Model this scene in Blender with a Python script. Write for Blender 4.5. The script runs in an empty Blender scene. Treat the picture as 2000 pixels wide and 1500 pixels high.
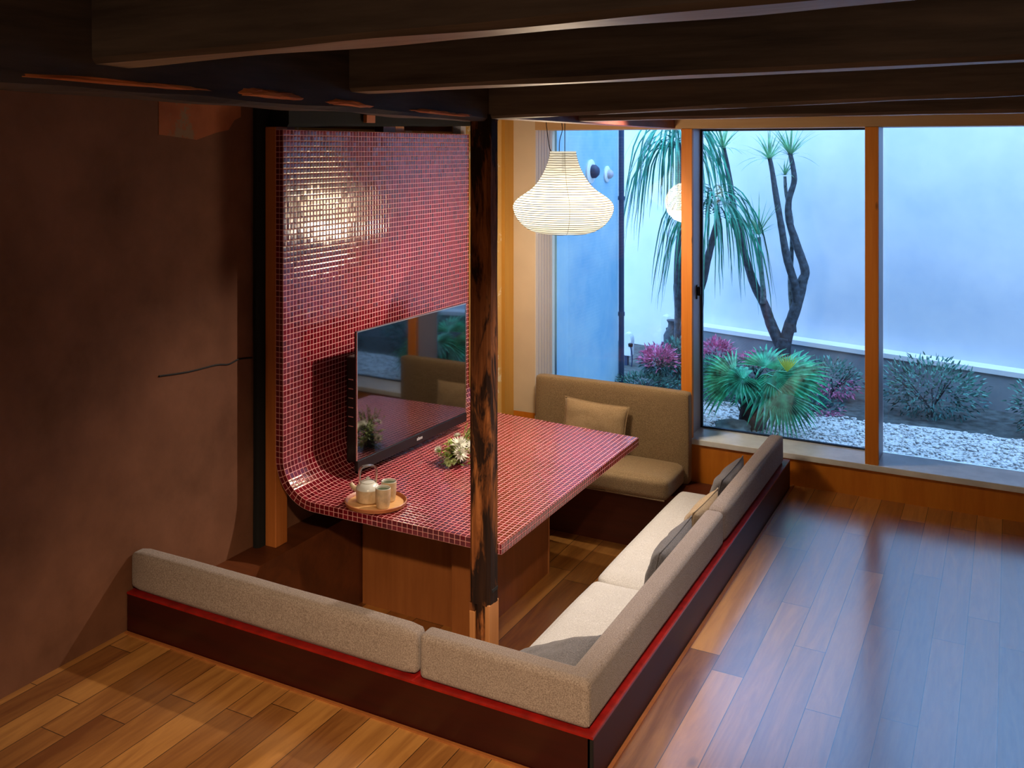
import bpy, bmesh, math, random
from mathutils import Vector, Matrix, noise
from math import sin, cos, pi, radians

C = bpy.context.scene.collection
SC = bpy.context.scene

# ------------------------------------------------------------------ camera, world, lights
cam_d = bpy.data.cameras.new('camera'); cam = bpy.data.objects.new('camera', cam_d); C.objects.link(cam)
cam.location = (2.8727, -3.5935, 1.905)
cam.rotation_euler = (radians(90), 0, radians(30.06))
cam_d.sensor_width = 36; cam_d.lens = 35.08
cam_d.shift_x = 0.0765; cam_d.shift_y = -0.2305
cam_d.clip_start = 0.02; cam_d.clip_end = 100
SC.camera = cam

SC.view_settings.view_transform = 'Standard'
SC.view_settings.look = 'None'
SC.view_settings.exposure = 0.0
SC.view_settings.gamma = 1.0
SC.view_settings.use_curve_mapping = False
SC.cycles.use_denoising = True
SC.cycles.max_bounces = 8
SC.cycles.sample_clamp_indirect = 4.0

W = bpy.data.worlds.new('world'); SC.world = W; W.use_nodes = True
wn = W.node_tree.nodes; wl = W.node_tree.links
bg = wn['Background']
tcw = wn.new('ShaderNodeTexCoord'); sep = wn.new('ShaderNodeSeparateXYZ'); rmp = wn.new('ShaderNodeValToRGB')
wl.new(tcw.outputs['Generated'], sep.inputs[0]); wl.new(sep.outputs['Z'], rmp.inputs[0])
rmp.color_ramp.elements[0].color = (0.26, 0.46, 0.84, 1); rmp.color_ramp.elements[0].position = 0.0
rmp.color_ramp.elements[1].color = (0.37, 0.61, 1.0, 1); rmp.color_ramp.elements[1].position = 0.6
wl.new(rmp.outputs[0], bg.inputs['Color']); bg.inputs['Strength'].default_value = 6.0

def light(name, typ, loc, power, col, aim=None, **kw):
    d = bpy.data.lights.new(name, typ); d.energy = power; d.color = col
    for k, v in kw.items(): setattr(d, k, v)
    o = bpy.data.objects.new(name, d); C.objects.link(o); o.location = loc
    if aim is not None:
        o.rotation_euler = (Vector(aim) - Vector(loc)).to_track_quat('-Z', 'Y').to_euler()
    return o
WARM = (1.0, 0.66, 0.34)
# ceiling spotlights of the room (their fittings are built at the end)
SPOTS = [
    ('spot_table', (1.55, 1.45, 2.26), (0.60, 0.60, 0.32), 215, (1.0, 0.86, 0.72), 84, 0.9, 0.03),
    ('spot_corner', (2.55, -3.0, 2.26), (1.25, -1.05, 0.0), 400, (1.0, 0.72, 0.44), 54, 1.0, 0.05),
    ('spot_seat', (2.10, -0.55, 2.26), (1.35, 0.25, 0.0), 110, (1.0, 0.88, 0.80), 60, 0.9, 0.05),
    ('spot_bench', (0.95, 1.95, 2.26), (0.85, 2.05, 0.0), 42, (1.0, 0.78, 0.52), 100, 0.9, 0.04),
]
for n, loc, aim, p, col, ang, bl, rad in SPOTS:
    light(n, 'SPOT', loc, p, col, aim, spot_size=radians(ang), spot_blend=bl, shadow_soft_size=rad)
light('bulb', 'POINT', (0.787, 1.40, 1.50), 85, (1.0, 0.79, 0.56), shadow_soft_size=0.15)
light('front_fill', 'POINT', (3.35, -4.55, 1.75), 27, (1.0, 0.72, 0.50), shadow_soft_size=0.10)  # fill light added behind the camera to brighten post and beams

# ------------------------------------------------------------------ material helpers
def s2l(c):
    return tuple(((v / 255) / 12.92 if v / 255 <= 0.04045 else ((v / 255 + 0.055) / 1.055) ** 2.4) for v in c)
def rgba(c): return (*s2l(c), 1.0)

class NT:
    def __init__(self, name):
        self.m = bpy.data.materials.new(name); self.m.use_nodes = True
        self.t = self.m.node_tree; self.n = self.t.nodes; self.l = self.t.links
        self.b = self.n['Principled BSDF']; self.out = self.n['Material Output']
    def new(self, typ, **kw):
        o = self.n.new(typ)
        for k, v in kw.items(): setattr(o, k, v)
        return o
    def link(self, a, b): self.l.new(a, b)
    def coord(self, kind='Object', scale=(1, 1, 1), loc=(0, 0, 0)):
        tc = self.new('ShaderNodeTexCoord'); mp = self.new('ShaderNodeMapping')
        mp.inputs['Scale'].default_value = scale; mp.inputs['Location'].default_value = loc
        self.link(tc.outputs[kind], mp.inputs[0]); return mp.outputs[0]
    def noise(self, vec, scale=5, detail=4, rough=0.55, dist=0.0):
        t = self.new('ShaderNodeTexNoise'); t.inputs['Scale'].default_value = scale
        t.inputs['Detail'].default_value = detail; t.inputs['Roughness'].default_value = rough
        t.inputs['Distortion'].default_value = dist
        if vec is not None: self.link(vec, t.inputs['Vector'])
        return t.outputs['Fac']
    def ramp(self, fac, stops, interp='LINEAR'):
        r = self.new('ShaderNodeValToRGB'); r.color_ramp.interpolation = interp
        e = r.color_ramp.elements
        while len(e) < len(stops): e.new(0.5)
        for i, (p, c) in enumerate(stops):
            e[i].position = p; e[i].color = rgba(c) if max(c) > 1 else (*c, 1)
        self.link(fac, r.inputs[0]); return r.outputs[0]
    def math(self, op, a, b=None, c=None):
        m = self.new('ShaderNodeMath', operation=op)
        for i, v in enumerate((a, b, c)):
            if v is None: continue
            if isinstance(v, (int, float)): m.inputs[i].default_value = v
            else: self.link(v, m.inputs[i])
        return m.outputs[0]
    def mix(self, fac, a, b, mode='MIX'):
        m = self.new('ShaderNodeMix', data_type='RGBA', blend_type=mode)
        for sock, v in ((m.inputs[0], fac), (m.inputs[6], a), (m.inputs[7], b)):
            if isinstance(v, (int, float)): sock.default_value = v
            elif isinstance(v, tuple): sock.default_value = rgba(v) if max(v) > 1 else (*v[:3], 1)
            else: self.link(v, sock)
        return m.outputs[2]
    def bump(self, h, strength=0.3, dist=0.01):
        b = self.new('ShaderNodeBump'); b.inputs['Strength'].default_value = strength
        b.inputs['Distance'].default_value = dist
        self.link(h, b.inputs['Height']); self.link(b.outputs[0], self.b.inputs['Normal']); return b
    def col(self, v):
        if isinstance(v, tuple): self.b.inputs['Base Color'].default_value = rgba(v)
        else: self.link(v, self.b.inputs['Base Color'])
    def rough(self, v):
        if isinstance(v, (int, float)): self.b.inputs['Roughness'].default_value = v
        else: self.link(v, self.b.inputs['Roughness'])
    def spec(self, v): self.b.inputs['Specular IOR Level'].default_value = v

def plain(name, c, rough=0.5, metal=0.0, spec=0.5, vary=0.0, scale=20):
    m = NT(name)
    if vary:
        f = m.noise(m.coord(), scale, 3)
        lo = tuple(max(0, v * (1 - vary)) for v in c); hi = tuple(min(255, v * (1 + vary)) for v in c)
        m.col(m.ramp(f, [(0.3, lo), (0.7, hi)]))
    else: m.col(c)
    m.rough(rough); m.b.inputs['Metallic'].default_value = metal; m.spec(spec)
    return m.m

def wood(name, dark, light_, axis='Z', scale=14, rough=0.45, knots=0.0, bump=0.15, coat=0.0, lo=0.3, hi=0.72, streak=14):
    m = NT(name)
    sc = {'X': (1 / streak, 1, 1), 'Y': (1, 1 / streak, 1), 'Z': (1, 1, 1 / streak)}[axis]
    v = m.coord('Object', sc)
    f = m.noise(v, scale, 6, 0.6, 0.6)
    f2 = m.noise(v, scale * 5, 3, 0.6)
    f = m.math('ADD', m.math('MULTIPLY', f, 0.75), m.math('MULTIPLY', f2, 0.25))
    c = m.ramp(f, [(lo, dark), (hi, light_)])
    if knots:
        k = m.new('ShaderNodeTexVoronoi'); k.inputs['Scale'].default_value = 7
        sk = {'X': (0.35, 1, 1), 'Y': (1, 0.35, 1), 'Z': (1, 1, 0.35)}[axis]
        m.link(m.coord('Object', sk), k.inputs['Vector'])
        kk = m.ramp(k.outputs['Distance'], [(0.03, (1, 1, 1)), (0.08, (0, 0, 0))])
        c = m.mix(m.math('MULTIPLY', kk, knots), c, tuple(v * 0.35 for v in dark))
    m.col(c); m.rough(rough); m.bump(f, bump, 0.004)
    m.b.inputs['Coat Weight'].default_value = coat; m.b.inputs['Coat Roughness'].default_value = 0.15
    return m.m

M = {}
M['mahogany'] = wood('mahogany', (44, 12, 9), (74, 22, 14), 'Y', 8, 0.55)
M['mahogany_x'] = wood('mahogany_x', (34, 6, 6), (62, 12, 10), 'X', 8, 0.32, coat=0.2)
M['red_ledge'] = plain('red_lacquer_ledge', (140, 22, 18), 0.3, vary=0.15)
M['brown_ply'] = wood('brown_ply', (70, 34, 16), (112, 58, 28), 'X', 7, 0.45)
M['brown_dark'] = wood('brown_dark', (58, 24, 12), (90, 38, 20), 'X', 7, 0.4)
M['orange_panel'] = wood('orange_panel', (200, 112, 22), (228, 144, 44), 'Z', 9, 0.45, streak=8)
M['tan_lintel'] = wood('tan_lintel', (186, 148, 104), (212, 178, 134), 'X', 8, 0.5)
M['pine'] = wood('pine', (214, 118, 26), (240, 156, 54), 'Z', 14, 0.5, knots=0.9, streak=18)
M['pine_dark'] = wood('pine_dark', (160, 88, 36), (196, 118, 56), 'Z', 12, 0.5, knots=0.9)
M['oak_panel'] = wood('oak_panel', (142, 82, 40), (172, 106, 56), 'Z', 10, 0.45, streak=10)
M['oak_edge'] = wood('oak_edge', (176, 112, 62), (206, 144, 88), 'Z', 12, 0.5)
M['red_beam'] = wood('red_beam', (104, 44, 34), (158, 82, 62), 'Y', 10, 0.5, streak=4)
M['black_beam'] = wood('black_beam', (66, 54, 45), (158, 136, 116), 'X', 9, 0.6, bump=0.6, lo=0.35, hi=0.85)
M['black_beam_y'] = wood('black_beam_y', (46, 35, 28), (120, 98, 80), 'Y', 9, 0.7, bump=0.6, lo=0.35, hi=0.85)
M['char'] = wood('char', (3, 3, 3), (11, 10, 9), 'Z', 12, 0.9, bump=0.6)
M['beam_under_lit'] = wood('beam_under_lit', (150, 128, 100), (205, 186, 156), 'X', 10, 0.5, bump=0.3)  # light on the beam undersides, put into a paler wood colour
M['bare_wood'] = wood('bare_wood', (196, 92, 36), (255, 160, 80), 'Y', 24, 0.7, bump=0.8, streak=5)
M['ceiling'] = wood('ceiling_boards', (22, 16, 12), (40, 30, 24), 'X', 6, 0.7)
M['black'] = plain('matte_black', (14, 14, 16), 0.45)
M['dark_gap'] = plain('dark_gap', (10, 6, 6), 0.8)
M['gasket'] = plain('dark_blue_gasket', (24, 36, 62), 0.5)
M['alu'] = plain('lavender_grey_aluminium', (178, 176, 190), 0.4)
M['sill'] = plain('pale_sill', (232, 238, 242), 0.22, vary=0.06, scale=8)
M['jamb'] = plain('jamb_white', (214, 208, 206), 0.45)
M['cream_panel'] = plain('cream_panel', (216, 200, 176), 0.6, vary=0.03, scale=3)
M['white_ceramic'] = plain('pale_ceramic', (214, 214, 206), 0.25)
M['kettle_body'] = plain('beige_stoneware', (200, 176, 142), 0.35, vary=0.08, scale=40)
M['handle_metal'] = plain('polished_metal', (226, 214, 206), 0.22, metal=0.9)
M['tray'] = wood('tray_wood', (204, 150, 92), (232, 184, 124), 'X', 20, 0.4, streak=10)
M['tray_rim'] = wood('tray_rim_wood', (150, 84, 46), (184, 112, 66), 'X', 20, 0.4)
M['cup_in'] = plain('celadon_glaze', (132, 148, 128), 0.25)
M['petal'] = plain('white_petal', (244, 244, 232), 0.6)
M['petal_green'] = plain('green_white_petal', (200, 214, 150), 0.6)
M['leaf_y'] = plain('flower_leaf', (110, 132, 40), 0.5, vary=0.4, scale=60)
M['vase'] = plain('dark_vase', (40, 24, 24), 0.2)
M['cord'] = plain('black_cord', (20, 22, 26), 0.5)
M['rib'] = plain('bamboo_rib', (84, 64, 34), 0.8, spec=0.1)
M['logo'] = plain('logo_silver', (200, 200, 205), 0.4)
M['trunk'] = plain('tree_bark', (52, 58, 66), 0.8, vary=0.35, scale=30)
M['trunk_thin'] = plain('slender_bark', (84, 92, 96), 0.8, vary=0.35, scale=40)
M['trunk_palm'] = plain('palm_bark', (40, 38, 44), 0.9, vary=0.5, scale=40)
M['leaf_long'] = plain('long_leaf', (36, 118, 96), 0.45, vary=0.35, scale=8)
M['leaf_tip'] = plain('spiky_leaf', (150, 196, 160), 0.5, vary=0.2, scale=10)
M['leaf_fan'] = plain('fan_leaf', (58, 150, 112), 0.28, vary=0.5, scale=16)
M['leaf_yellow'] = plain('yellow_leaf', (176, 206, 60), 0.45)
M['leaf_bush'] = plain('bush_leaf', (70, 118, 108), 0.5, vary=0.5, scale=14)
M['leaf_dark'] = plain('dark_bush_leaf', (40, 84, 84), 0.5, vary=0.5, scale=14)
M['leaf_pink'] = plain('pink_leaf', (206, 110, 150), 0.5, vary=0.3, scale=16)
M['soil'] = plain('soil', (60, 66, 66), 0.95, vary=0.4, scale=15)
M['rock'] = plain('mossy_rock', (84, 100, 96), 0.9, vary=0.4, scale=12)
M['pebble'] = plain('white_pebble', (226, 222, 216), 0.8, vary=0.12, scale=60)
M['coping'] = plain('white_coping', (220, 220, 222), 0.7)
M['box_white'] = plain('white_plastic', (226, 232, 236), 0.35)
M['steel'] = plain('dark_downpipe', (30, 52, 84), 0.5)
M['fitting'] = plain('lamp_fitting', (24, 24, 24), 0.5)

def mk_wall(name, base, dark, peel=None, rough=0.9):
    m = NT(name); v = m.coord()
    f = m.noise(v, 2.2, 6, 0.6); c = m.ramp(f, [(0.3, dark), (0.7, base)])
    if peel:
        g = m.noise(m.coord(loc=(3, 1, 0)), 5, 6, 0.7)
        mask = m.ramp(g, [(0.56, (0, 0, 0)), (0.6, (1, 1, 1))]); c = m.mix(mask, c, peel)
    m.col(c); m.rough(rough); m.spec(0.2); m.bump(f, 0.5, 0.01); return m.m
M['plaster'] = mk_wall('old_plaster', (132, 88, 66), (94, 60, 42))
M['plaster_peel'] = mk_wall('peeled_plaster', (190, 112, 72), (120, 60, 38), (140, 110, 84))
M['plaster_cream'] = mk_wall('cream_plaster', (214, 176, 110), (196, 152, 84), (226, 214, 184))
M['yellow_wood'] = wood('yellow_wood', (180, 130, 50), (204, 156, 74), 'Z', 8, 0.6)
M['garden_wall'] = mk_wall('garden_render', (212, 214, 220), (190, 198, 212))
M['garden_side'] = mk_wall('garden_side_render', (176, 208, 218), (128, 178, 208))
M['planter'] = mk_wall('planter_concrete', (148, 152, 156), (96, 108, 120))
M['room_wall'] = mk_wall('room_wall_paint', (96, 72, 56), (78, 56, 44))

def fabric(name, a, b):
    m = NT(name); v = m.coord()
    f = m.noise(v, 260, 2, 0.7); g = m.noise(v, 9, 3)
    c = m.ramp(f, [(0.32, a), (0.68, b)])
    c = m.mix(m.math('MULTIPLY', g, 0.3), c, tuple(x * 0.8 for x in a))
    m.col(c); m.rough(0.95); m.spec(0.15); m.bump(f, 0.6, 0.002)
    m.b.inputs['Sheen Weight'].default_value = 0.15; return m.m
M['fabric'] = fabric('woven_upholstery', (120, 105, 98), (178, 164, 156))
M['fabric_light'] = fabric('woven_seat', (172, 167, 162), (212, 208, 203))
M['fabric_brown'] = fabric('woven_bench', (122, 102, 76), (176, 152, 118))
M['fabric_pillow'] = fabric('woven_pillow', (150, 124, 92), (196, 172, 138))
M['fabric_grey'] = fabric('grey_pillow', (84, 80, 82), (128, 124, 124))

def floor_mat(name, dark, light_, w=0.1135, off=1.926, rough=0.3, length=1.3):
    m = NT(name)
    tc = m.new('ShaderNodeTexCoord'); sp = m.new('ShaderNodeSeparateXYZ'); m.link(tc.outputs['Object'], sp.inputs[0])
    u = m.math('DIVIDE', m.math('SUBTRACT', sp.outputs[0], off - 50 * w), w)
    idx = m.math('FLOOR', u); fu = m.math('FRACT', u)
    wn_ = m.new('ShaderNodeTexWhiteNoise', noise_dimensions='1D'); m.link(idx, wn_.inputs['W'])
    v = m.math('ADD', m.math('DIVIDE', sp.outputs[1], length), m.math('MULTIPLY', wn_.outputs[0], 7.3))
    jdx = m.math('FLOOR', v); fv = m.math('FRACT', v)
    cmb = m.new('ShaderNodeCombineXYZ'); m.link(idx, cmb.inputs[0]); m.link(jdx, cmb.inputs[1])
    w2 = m.new('ShaderNodeTexWhiteNoise', noise_dimensions='2D'); m.link(cmb.outputs[0], w2.inputs['Vector'])
    # grain, shifted per board
    add = m.new('ShaderNodeVectorMath', operation='ADD'); mp = m.new('ShaderNodeMapping')
    mp.inputs['Scale'].default_value = (1, 0.09, 1); m.link(tc.outputs['Object'], mp.inputs[0])
    sc = m.new('ShaderNodeVectorMath', operation='SCALE'); m.link(w2.outputs['Color'], sc.inputs[0]); sc.inputs['Scale'].default_value = 9
    m.link(mp.outputs[0], add.inputs[0]); m.link(sc.outputs[0], add.inputs[1])
    g = m.noise(add.outputs[0], 16, 6, 0.62, 1.2)
    g2 = m.noise(add.outputs[0], 90, 3, 0.6)
    f = m.math('ADD', m.math('MULTIPLY', g, 0.62), m.math('ADD', m.math('MULTIPLY', g2, 0.14), m.math('MULTIPLY', w2.outputs[0], 0.34)))
    c = m.ramp(f, [(0.32, dark), (0.55, tuple((a + b) / 2 for a, b in zip(dark, light_))), (0.8, light_)])
    kn = m.new('ShaderNodeTexVoronoi'); kn.inputs['Scale'].default_value = 3.2
    m2 = m.new('ShaderNodeMapping'); m2.inputs['Scale'].default_value = (1, 0.5, 1); m.link(add.outputs[0], m2.inputs[0])
    mp3 = m.coord('Object', (1, 0.45, 1)); m.link(mp3, kn.inputs['Vector'])
    kk = m.ramp(kn.outputs['Distance'], [(0.02, (1, 1, 1)), (0.07, (0, 0, 0))])
    c = m.mix(m.math('MULTIPLY', kk, 0.8), c, tuple(x * 0.3 for x in dark))
    gx = m.math('LESS_THAN', m.math('MINIMUM', fu, m.math('SUBTRACT', 1, fu)), 0.011)
    gy = m.math('LESS_THAN', m.math('MINIMUM', fv, m.math('SUBTRACT', 1, fv)), 0.0012)
    gap = m.math('MAXIMUM', gx, gy)
    c = m.mix(gap, c, tuple(x * 0.22 for x in dark))
    m.col(c); m.rough(m.ramp(g, [(0.2, (rough - .06,) * 3), (0.8, (rough + .08,) * 3)]))
    h = m.math('SUBTRACT', m.math('MULTIPLY', g2, 0.12), gap); m.bump(h, 0.35, 0.002)
    m.b.inputs['Coat Weight'].default_value = 1.0; m.b.inputs['Coat Roughness'].default_value = 0.20; m.b.inputs['Coat IOR'].default_value = 2.3
    return m.m
M['floor'] = floor_mat('oak_floorboards', (118, 68, 30), (210, 150, 80), rough=0.34)
M['pit_floor'] = floor_mat('pit_floorboards', (120, 68, 28), (200, 140, 66), w=0.15, off=0.80, rough=0.38)

def mosaic():
    m = NT('red_mosaic_tile')
    uv = m.new('ShaderNodeUVMap'); uv.uv_map = 'UVMap'
    sp = m.new('ShaderNodeSeparateXYZ'); m.link(uv.outputs[0], sp.inputs[0])
    fu = m.math('FRACT', sp.outputs[0]); fv = m.math('FRACT', sp.outputs[1])
    iu = m.math('FLOOR', sp.outputs[0]); iv = m.math('FLOOR', sp.outputs[1])
    cmb = m.new('ShaderNodeCombineXYZ'); m.link(iu, cmb.inputs[0]); m.link(iv, cmb.inputs[1])
    wn_ = m.new('ShaderNodeTexWhiteNoise', noise_dimensions='2D'); m.link(cmb.outputs[0], wn_.inputs['Vector'])
    du = m.math('MINIMUM', fu, m.math('SUBTRACT', 1, fu)); dv = m.math('MINIMUM', fv, m.math('SUBTRACT', 1, fv))
    d = m.math('MINIMUM', du, dv)
    grout = m.math('LESS_THAN', d, 0.053)
    tile = m.ramp(wn_.outputs[0], [(0.0, (84, 9, 18)), (0.5, (102, 14, 26)), (1.0, (120, 22, 34))])
    m.col(m.mix(grout, tile, (230, 158, 156)))
    m.rough(m.math('ADD', m.math('MULTIPLY', grout, 0.6), 0.13))
    # every tile sits at a slightly different tilt; pillowed edges
    geo = m.new('ShaderNodeNewGeometry')
    sub = m.new('ShaderNodeVectorMath', operation='SUBTRACT'); m.link(wn_.outputs['Color'], sub.inputs[0]); sub.inputs[1].default_value = (0.5, 0.5, 0.5)
    sc = m.new('ShaderNodeVectorMath', operation='SCALE'); m.link(sub.outputs[0], sc.inputs[0]); sc.inputs['Scale'].default_value = 0.04
    pil = m.ramp(d, [(0.05, (0, 0, 0)), (0.2, (1, 1, 1))])
    b = m.new('ShaderNodeBump'); b.inputs['Strength'].default_value = 0.35; b.inputs['Distance'].default_value = 0.0015
    m.link(pil, b.inputs['Height'])
    add = m.new('ShaderNodeVectorMath', operation='ADD'); m.link(b.outputs[0], add.inputs[0]); m.link(sc.outputs[0], add.inputs[1])
    nn = m.new('ShaderNodeVectorMath', operation='NORMALIZE'); m.link(add.outputs[0], nn.inputs[0])
    m.link(nn.outputs[0], m.b.inputs['Normal'])
    m.spec(0.65)
    return m.m
M['mosaic'] = mosaic()

def post_mat():
    m = NT('charred_old_post')
    v = m.coord('Object', (1, 1, 0.07)); f = m.noise(v, 26, 6, 0.7, 0.8)
    g = m.noise(m.coord('Object', (1, 1, 0.22), (5, 2, 1)), 11, 5, 0.7, 0.5)
    c = m.ramp(f, [(0.3, (70, 36, 16)), (0.5, (134, 76, 36)), (0.72, (190, 116, 62))])
    mask = m.ramp(g, [(0.45, (0, 0, 0)), (0.54, (1, 1, 1))])
    c = m.mix(m.math('MULTIPLY', mask, 0.92), c, (18, 12, 10))
    m.col(c); m.rough(0.85); m.spec(0.2); m.bump(f, 0.7, 0.006); return m.m
M['post'] = post_mat()

def screen_mat():
    m = NT('tv_glass'); m.col((6, 7, 9)); m.rough(0.06); m.spec(1.0)
    m.b.inputs['Coat Weight'].default_value = 1.0; m.b.inputs['Coat Roughness'].default_value = 0.03
    m.b.inputs['Coat IOR'].default_value = 1.9
    return m.m
M['screen'] = screen_mat()

def glass_mat(tint=(0.93, 0.98, 1.0), ior=1.5):
    m = NT('window_glass')
    tr = m.new('ShaderNodeBsdfTransparent'); tr.inputs[0].default_value = (*tint, 1)
    gl = m.new('ShaderNodeBsdfGlossy'); gl.inputs['Roughness'].default_value = 0.0
    fr = m.new('ShaderNodeFresnel'); fr.inputs['IOR'].default_value = ior
    mx = m.new('ShaderNodeMixShader'); m.link(fr.outputs[0], mx.inputs[0]); m.link(tr.outputs[0], mx.inputs[1]); m.link(gl.outputs[0], mx.inputs[2])
    m.link(mx.outputs[0], m.out.inputs['Surface']); return m.m
M['glass'] = glass_mat()

def paper_mat():
    m = NT('washi_paper')
    v = m.coord('Object', (1, 1, 6)); f = m.noise(v, 12, 4, 0.6)
    tc = m.new('ShaderNodeTexCoord'); sp = m.new('ShaderNodeSeparateXYZ'); m.link(tc.outputs['Object'], sp.inputs[0])
    c = m.ramp(f, [(0.3, (255, 238, 200)), (0.7, (255, 246, 222))])
    st = m.ramp(m.math('MULTIPLY', sp.outputs[2], 1 / 0.44), [(0.0, (0.42, 0.42, 0.42)), (0.14, (0.8, 0.8, 0.8)), (0.35, (1, 1, 1)), (0.62, (0.85, 0.85, 0.85)), (0.85, (0.45, 0.45, 0.45)), (1.0, (0.36, 0.36, 0.36))])
    em = m.new('ShaderNodeEmission'); m.link(c, em.inputs[0]); m.link(m.math('MULTIPLY', st, 2.2), em.inputs[1])
    tr = m.new('ShaderNodeBsdfTransparent'); tr.inputs[0].default_value = (1.0, 0.93, 0.80, 1)
    mx = m.new('ShaderNodeMixShader'); mx.inputs[0].default_value = 0.26
    m.link(em.outputs[0], mx.inputs[1]); m.link(tr.outputs[0], mx.inputs[2]); m.link(mx.outputs[0], m.out.inputs['Surface'])
    return m.m
M['paper'] = paper_mat()

def gravel_mat():
    m = NT('white_gravel')
    v = m.coord(); vo = m.new('ShaderNodeTexVoronoi'); vo.inputs['Scale'].default_value = 60; m.link(v, vo.inputs['Vector'])
    m.col(m.ramp(vo.outputs['Distance'], [(0.0, (236, 232, 226)), (0.6, (210, 208, 206)), (0.9, (110, 116, 124))]))
    m.rough(0.9); m.bump(vo.outputs['Distance'], 0.8, -0.02); return m.m
M['gravel'] = gravel_mat()

# ------------------------------------------------------------------ mesh helpers
def link_mesh(name, bm, mat, parent=None, smooth=False):
    me = bpy.data.meshes.new(name); bm.to_mesh(me); bm.free()
    o = bpy.data.objects.new(name, me); C.objects.link(o)
    mats = mat if isinstance(mat, list) else [mat]
    for x in mats: me.materials.append(M[x] if isinstance(x, str) else x)
    if smooth:
        for p in me.polygons: p.use_smooth = True
    if parent is not None: o.parent = parent
    return o
def empty(name, label, cat, loc=(0, 0, 0), group=None):
    o = bpy.data.objects.new(name, None); C.objects.link(o); o.location = loc
    o['label'] = label; o['category'] = cat
    if group: o['group'] = group
    o.empty_display_size = 0.05
    return o
def tag(o, label, cat, group=None, kind=None):
    o['label'] = label; o['category'] = cat
    if group: o['group'] = group
    if kind: o['kind'] = kind
    return o
def struct(o, label=None):
    o['kind'] = 'structure'
    if label: o['label'] = label
    return o

def bm_box(bm, x0, x1, y0, y1, z0, z1):
    vs = [bm.verts.new((x, y, z)) for z in (z0, z1) for y in (y0, y1) for x in (x0, x1)]
    for f in ((0, 2, 3, 1), (4, 5, 7, 6), (0, 1, 5, 4), (2, 6, 7, 3), (0, 4, 6, 2), (1, 3, 7, 5)):
        bm.faces.new([vs[i] for i in f])
    return vs
def box(name, x0, x1, y0, y1, z0, z1, mat, parent=None, bevel=0.0, seg=2, off=(0, 0, 0)):
    bm = bmesh.new(); bm_box(bm, x0 - off[0], x1 - off[0], y0 - off[1], y1 - off[1], z0 - off[2], z1 - off[2])
    if bevel:
        bmesh.ops.bevel(bm, geom=bm.edges[:], offset=bevel, segments=seg, profile=0.5, affect='EDGES')
    return link_mesh(name, bm, mat, parent, smooth=False)
def hexa(name, pts, mat, parent=None, bevel=0.0):
    """eight corners: bottom x0y0,x1y0,x0y1,x1y1 then top"""
    bm = bmesh.new(); vs = [bm.verts.new(p) for p in pts]
    for f in ((0, 2, 3, 1), (4, 5, 7, 6), (0, 1, 5, 4), (2, 6, 7, 3), (0, 4, 6, 2), (1, 3, 7, 5)):
        bm.faces.new([vs[i] for i in f])
    if bevel: bmesh.ops.bevel(bm, geom=bm.edges[:], offset=bevel, segments=2, affect='EDGES')
    return link_mesh(name, bm, mat, parent)
def autosmooth(o, ang=40):
    for p in o.data.polygons: p.use_smooth = True
    try: o.data.set_sharp_from_angle(angle=radians(ang))
    except Exception: pass
    return o
def lathe_bm(bm, prof, seg=40, c=(0, 0, 0), cap0=True, cap1=True):
    rings = []
    for r, z in prof:
        rings.append([bm.verts.new((c[0] + r * cos(2 * pi * i / seg), c[1] + r * sin(2 * pi * i / seg), c[2] + z)) for i in range(seg)])
    for a, b in zip(rings, rings[1:]):
        for i in range(seg): bm.faces.new((a[i], a[(i + 1) % seg], b[(i + 1) % seg], b[i]))
    if cap0: bm.faces.new(list(reversed(rings[0])))
    if cap1: bm.faces.new(rings[-1])
def lathe(name, prof, mat, parent=None, seg=40, c=(0, 0, 0), cap0=True, cap1=True, ang=45):
    bm = bmesh.new(); lathe_bm(bm, prof, seg, c, cap0, cap1)
    return autosmooth(link_mesh(name, bm, mat, parent), ang)
def tube_bm(bm, pts, rad, seg=8, cap=True):
    pts = [Vector(p) for p in pts]; rings = []; n = len(pts); up = None
    for i, p in enumerate(pts):
        d = (pts[min(i + 1, n - 1)] - pts[max(i - 1, 0)]).normalized()
        if up is None:
            a = Vector((0, 0, 1)) if abs(d.z) < 0.9 else Vector((1, 0, 0)); u = d.cross(a).normalized()
        else: u = (up - d * up.dot(d)).normalized()
        up = u; w = d.cross(u); r = rad[i] if isinstance(rad, (list, tuple)) else rad
        rings.append([bm.verts.new(p + (u * cos(2 * pi * k / seg) + w * sin(2 * pi * k / seg)) * r) for k in range(seg)])
    for a, b in zip(rings, rings[1:]):
        for k in range(seg): bm.faces.new((a[k], a[(k + 1) % seg], b[(k + 1) % seg], b[k]))
    if cap: bm.faces.new(list(reversed(rings[0]))); bm.faces.new(rings[-1])
def smooth_path(pts, n=6):
    P = [Vector(p) for p in pts]; out = []
    for i in range(len(P) - 1):
        p0 = P[max(i - 1, 0)]; p1 = P[i]; p2 = P[i + 1]; p3 = P[min(i + 2, len(P) - 1)]
        for k in range(n):
            t = k / n
            out.append(0.5 * ((2 * p1) + (p2 - p0) * t + (2 * p0 - 5 * p1 + 4 * p2 - p3) * t * t + (3 * p1 - p0 - 3 * p2 + p3) * t ** 3))
    out.append(P[-1]); return out
UNDER = (1,)
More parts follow.
